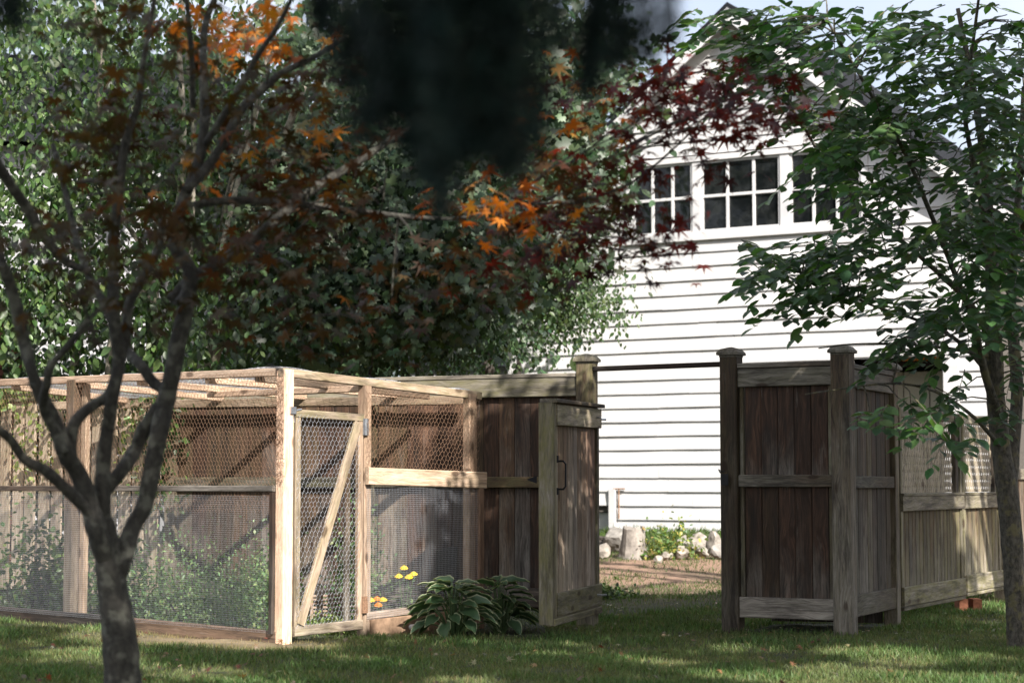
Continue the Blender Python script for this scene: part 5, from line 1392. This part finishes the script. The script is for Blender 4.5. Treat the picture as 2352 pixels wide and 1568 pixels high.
LIT += [((-1.85, 13.3, 0), 0.42), ((-2.3, 13.6, 0), 0.45), ((-2.8, 13.95, 0), 0.45), ((-1.45, 13.1, 0), 0.32), ((2.4, 12.4, 0), .42), ((2.1, 11.2, 0), .45), ((1.6, 11.0, 0), .3), ((-2.78, 12.55, 0), .4), ((-1.5, 11.0, 0), .38), ((-1.9, 11.3, 0), .3), ((0.9, 12.0, 0), .22), ((2.0, 20.0, 0), 0.8), ((2.0, 21.2, 0), 0.9), ((1.6, 22.6, 0), 0.9), ((2.5, 24, 0), 1.0), ((-1.0, 12.2, 0), .22), ((1.5, 12.9, 0), .2), ((2.7, 10.9, 0), .3), ((-0.3, 10.8, 0), .25), ((3.0, 12.3, 0), .15), ((-2.2, 10.9, 0), .25), ((1.2, 11.0, 0), .2), (tuple(at(800, 480, 19.5)), .25), (tuple(at(980, 640, 19.5)), .3), (tuple(at(700, 700, 19.5)), .22), (tuple(at(560, 560, 19.5)), .25), ((0.3, 15.05, 1.88), 0.22), ((-0.2, 15.2, 1.88), 0.2), ((0.585, 14.95, 1.85), 0.16), ((0.48, 14.3, 1.62), 0.28), ((0.6, 14.7, 1.0), .22), ((0.5, 14.3, .9), .2), ((0.36, 13.9, .7), .16), ((2.0, 14.2, 1.9), .14), ((2.1, 14.15, .75), .10), ((0.5, 14.3, .25), .2), ((0.35, 13.8, 1.3), 0.10), ((0.45, 14.2, .35), 0.12),
        ((4.3, 17.4, 0.9), 0.45), ((4.6, 17.9, 1.35), 0.5), ((3.9, 16.8, .8), .22), ((-1.75, 11.6, 0), .18), ((2.1, 11.6, 0), .26), ((0.2, 12.6, 0), .16), ((-1.1, 11.3, 0), .15), ((3.3, 11.4, 0), .2), ((-2.4, 11.9, 0), .25), ((0.4, 13.3, 0), .12),
        (tuple(at(560, 50, 8.4)), .22), (tuple(at(1180, 480, 8.4)), .16), (tuple(at(900, 320, 8.4)), .16), (tuple(at(780, 400, 8.3)), .12), (tuple(at(620, 480, 8.1)), .08), (tuple(at(620, 320, 8.3)), .10), (tuple(at(80, 520, 7.4)), .10), (tuple(at(1650, 240, 8.5)), .12), (tuple(at(1300, 250, 8.5)), .1)]
BOX = [(-6, 9, -8, 9, 0, 1, 9000, 8.5, 13),  # overhead leaves added to dim the sky light
       (-4.2, 5.2, 9.8, 14.9, 0, 0.3, 13000, 7.5, 12),         # lawn
       (-0.4, 3.6, 13.6, 16.0, 0.1, 2.0, 10500, 7.5, 11),       # gate and screen
       (0.3, 3.0, 15.5, 18.3, 0.0, 0.2, 2300, 8, 11),          # lawn inside the gate
       (2.8, 4.2, 15.0, 17.4, 0.1, 1.7, 2800, 8, 11),
       (-2.4, 2.0, 6.8, 9.0, 0.6, 3.6, 9500, 7, 10.5),         # small maple
       (1.2, 4.6, 10.4, 14, 1.2, 4.2, 2600, 7, 11),  # elm
       (-4.5, 0.6, 18.2, 20.5, 0.8, 5.5, 7500, 6.5, 10),            # green maple, leaves added to dapple it
       (-0.6, 0.9, 1.2, 2.8, 1.2, 2.0, 1300, 3.2, 5)]
Q = shade(BOX, LIT)
trunks = [(7.2, 13.5, 'unseen tree added right of the elm to shade the green maple'), (6.8, 6.5, 'unseen tree added right of the camera, crown shaped to shade the lawn'), (4.2, 1.0, 'unseen tree added behind the camera to the right for its shade'), (7.8, 1.8, 'unseen tree added farthest right behind the camera for its shade')]
tp = np.array([(a, b) for a, b, _ in trunks]); own = np.argmin(((Q[:, None, :2] - tp[None]) ** 2).sum(-1), 1)
for i, (tx, ty, lab) in enumerate(trunks):
    t = thing('added_shade_tree', lab, 'tree', gp(tx, ty), 'added shade trees outside the view')
    q = Q[own == i]; n = len(q)
    cz = float(np.median(q[:, 2]))
    mb = MB(); mb.tube([(tx, ty, -0.1), (tx, ty, 2.5), (tx + .1, ty, cz)], [0.24, 0.2, 0.1], 12); mb.obj('trunk', BARK_ELM, t, True)
    mb = MB()
    for k in range(9):
        e = q[random.randrange(n)]; mb.tube([(tx, ty, 2.6 + 0.15 * k), tuple((np.array([tx, ty, cz]) + e) / 2), tuple(e)], [0.07, 0.045, 0.01], 6)
    mb.obj('branch', BARK_ELM, t, True)
    leaves_obj('crown', [leaf_arrays(q, rand_dirs(n, .3), rand_dirs(n) * .7 + S_ * 0.9, 0.16 * rng.uniform(.7, 1.2, n), mixcol(MG, n), T_OVAL)], LEAF, t)

# ================================================================== GRASS
def grass():
    n = 230000
    y = 10.0 + (18.5 - 10.0) * rng.random(n) ** 1.25
    x = (rng.random(n) * 2 - 1) * (0.285 * y + 0.15)
    clump = np.sin(x * 3.1 + 1.3 * np.sin(y * 2.3)) * np.sin(y * 3.7 + 1.1 * np.sin(x * 1.9)) + 0.6 * np.sin(x * 9.3 + 2 * np.sin(y * 7.1)) * np.sin(y * 8.7)
    keep = np.ones(n, bool)
    # nothing grows through the pen bed under the hostas and the bare corner
    A = np.stack([x - PA.x, y - PA.y], 1); ar = A @ np.array([PR.x, PR.y]); al = A @ np.array([PL_.x, PL_.y])
    inside = (ar > -0.02) & (al > -0.02)
    keep &= ~(inside & (rng.random(n) < 0.75))
    bare = np.exp(-((al - 0.5) ** 2 / 0.8 + (ar + 0.30) ** 2 / 0.12)) + 0.6 * np.exp(-(al + .2) ** 2 / .06 - (ar + .15) ** 2 / .08); keep &= rng.random(n) > bare * 0.82
    bed = (x > -0.55) & (x < 0.25) & (y > 13.95) & (y < 15.2); keep &= ~(bed & (rng.random(n) < 0.93))
    screen_in = ((y - 13.95) + (x - 2.41) * 0.536 > 0.0) & ((x - 1.68) - (y - 14.36) * 0.41 > 0) & ((x - 2.41) - (y - 13.95) * 0.49 < 0) & (y < 15.4); keep &= ~(screen_in & (rng.random(n) < 0.97))
    x, y, clump = x[keep], y[keep], clump[keep]; n = len(x)
    z = gh(x, y) - 0.004
    P = np.stack([x, y, z], 1)
    D = rng.standard_normal((n, 3)) * 0.42; D[:, 2] = 1.0
    Nn = rng.standard_normal((n, 3)); Nn[:, 2] = 0.1
    S = (0.034 + 0.012 * clump + 0.012 * rng.random(n)) * rng.uniform(0.7, 1.3, n) * (1 + 0.02 * (y - 12))
    S = np.clip(S, 0.014, 0.09) * (1 - 0.6 * np.clip(bare[keep], 0, 1))
    g = np.array([[0.088, 0.162, 0.048]]) * (1 + 0.35 * rng.standard_normal((n, 1)))
    dry = np.clip(0.5 - 0.5 * clump, 0, 1) * 0.35 + bare[keep] * 1.3 + (rng.random(n) < 0.09) * 0.6
    dry = np.clip(dry, 0, 1)[:, None]
    C = np.clip(g * (1 - dry) + np.array([[0.30, 0.235, 0.12]]) * dry, 0.01, 0.6)
    # far strip by the barn
    m = 48000; y2 = rng.uniform(18.0, 27.8, m); x2 = rng.uniform(0.02, 0.30, m) * y2
    dirt = np.exp(-((y2 - 20.7 + 0.35 * (x2 - 2)) / 1.8) ** 2) * (0.8 + 0.5 * np.sin(x2 * 5.1 + 2 * np.sin(y2 * 2.7))); k2 = rng.random(m) > dirt * 1.0
    k2 &= ((x2 - H0.x) * NH.x + (y2 - H0.y) * NH.y) > 0.05
    x2, y2 = x2[k2], y2[k2]; m = len(x2)
    P2_ = np.stack([x2, y2, gh(x2, y2) - .004], 1); D2 = rng.standard_normal((m, 3)) * .42; D2[:, 2] = 1
    near = np.clip(1 - np.abs((x2 - H0.x) * NH.x + (y2 - H0.y) * NH.y - 1.1) / 1.3, 0, 1)
    S2 = (0.05 + 0.10 * near) * rng.uniform(.6, 1.2, m)
    C2 = np.clip(np.array([[0.075, 0.125, 0.03]]) * (1 + .3 * rng.standard_normal((m, 1))), .01, .5)
    wide = lambda V, F: (V * np.array([1, 1, 1], np.float32), F)
    Tb = (T_BLADE[0] * np.array([1.6, 1, 1], np.float32), T_BLADE[1])
    arr = [leaf_arrays(P, D, Nn, S, C, Tb), leaf_arrays(P2_, D2, rng.standard_normal((m, 3)), S2, C2, Tb)]
    o = leaves_obj('grass', arr, GRASS); tag(o, 'short mixed green and straw coloured lawn grass', 'grass', kind='stuff')
    # scattered dry leaf litter
    m = 420; P = np.array([gp(a, b, 0.012) for a, b in zip(rng.uniform(-.5, 4.0, m), rng.uniform(13.0, 18.0, m))])
    o = leaves_obj('leaf_litter', [leaf_arrays(P, rand_dirs(m) * np.array([1, 1, .15]), np.tile([0.1, -.3, 1.0], (m, 1)) + .3 * rng.standard_normal((m, 3)), rng.uniform(.02, .045, m), mixcol([(0.3, 0.26, 0.2), (0.2, 0.15, 0.1), (0.4, 0.36, 0.3)], m), T_OVAL)], LEAF)
    tag(o, 'small dry fallen leaves scattered over the lawn and gateway', 'leaf litter', kind='stuff')
m = 150; ys_ = rng.uniform(10.4, 14, m); P = np.array([gp(a * b, b, 0.035) for a, b in zip(rng.uniform(-.27, .2, m), ys_)])
o = leaves_obj('fallen_leaves', [leaf_arrays(P, rand_dirs(m) * np.array([1, 1, .2]), np.tile([0, -.4, 1.0], (m, 1)) + .4 * rng.standard_normal((m, 3)), rng.uniform(.025, .05, m), mixcol([(0.16, 0.05, 0.03), (0.25, 0.14, 0.06), (0.3, 0.25, 0.15)], m), T_JAP)], LEAF)
tag(o, 'fallen red and brown maple leaves lying on the lawn', 'fallen leaves', kind='stuff')
grass()
bpy.context.view_layer.update()
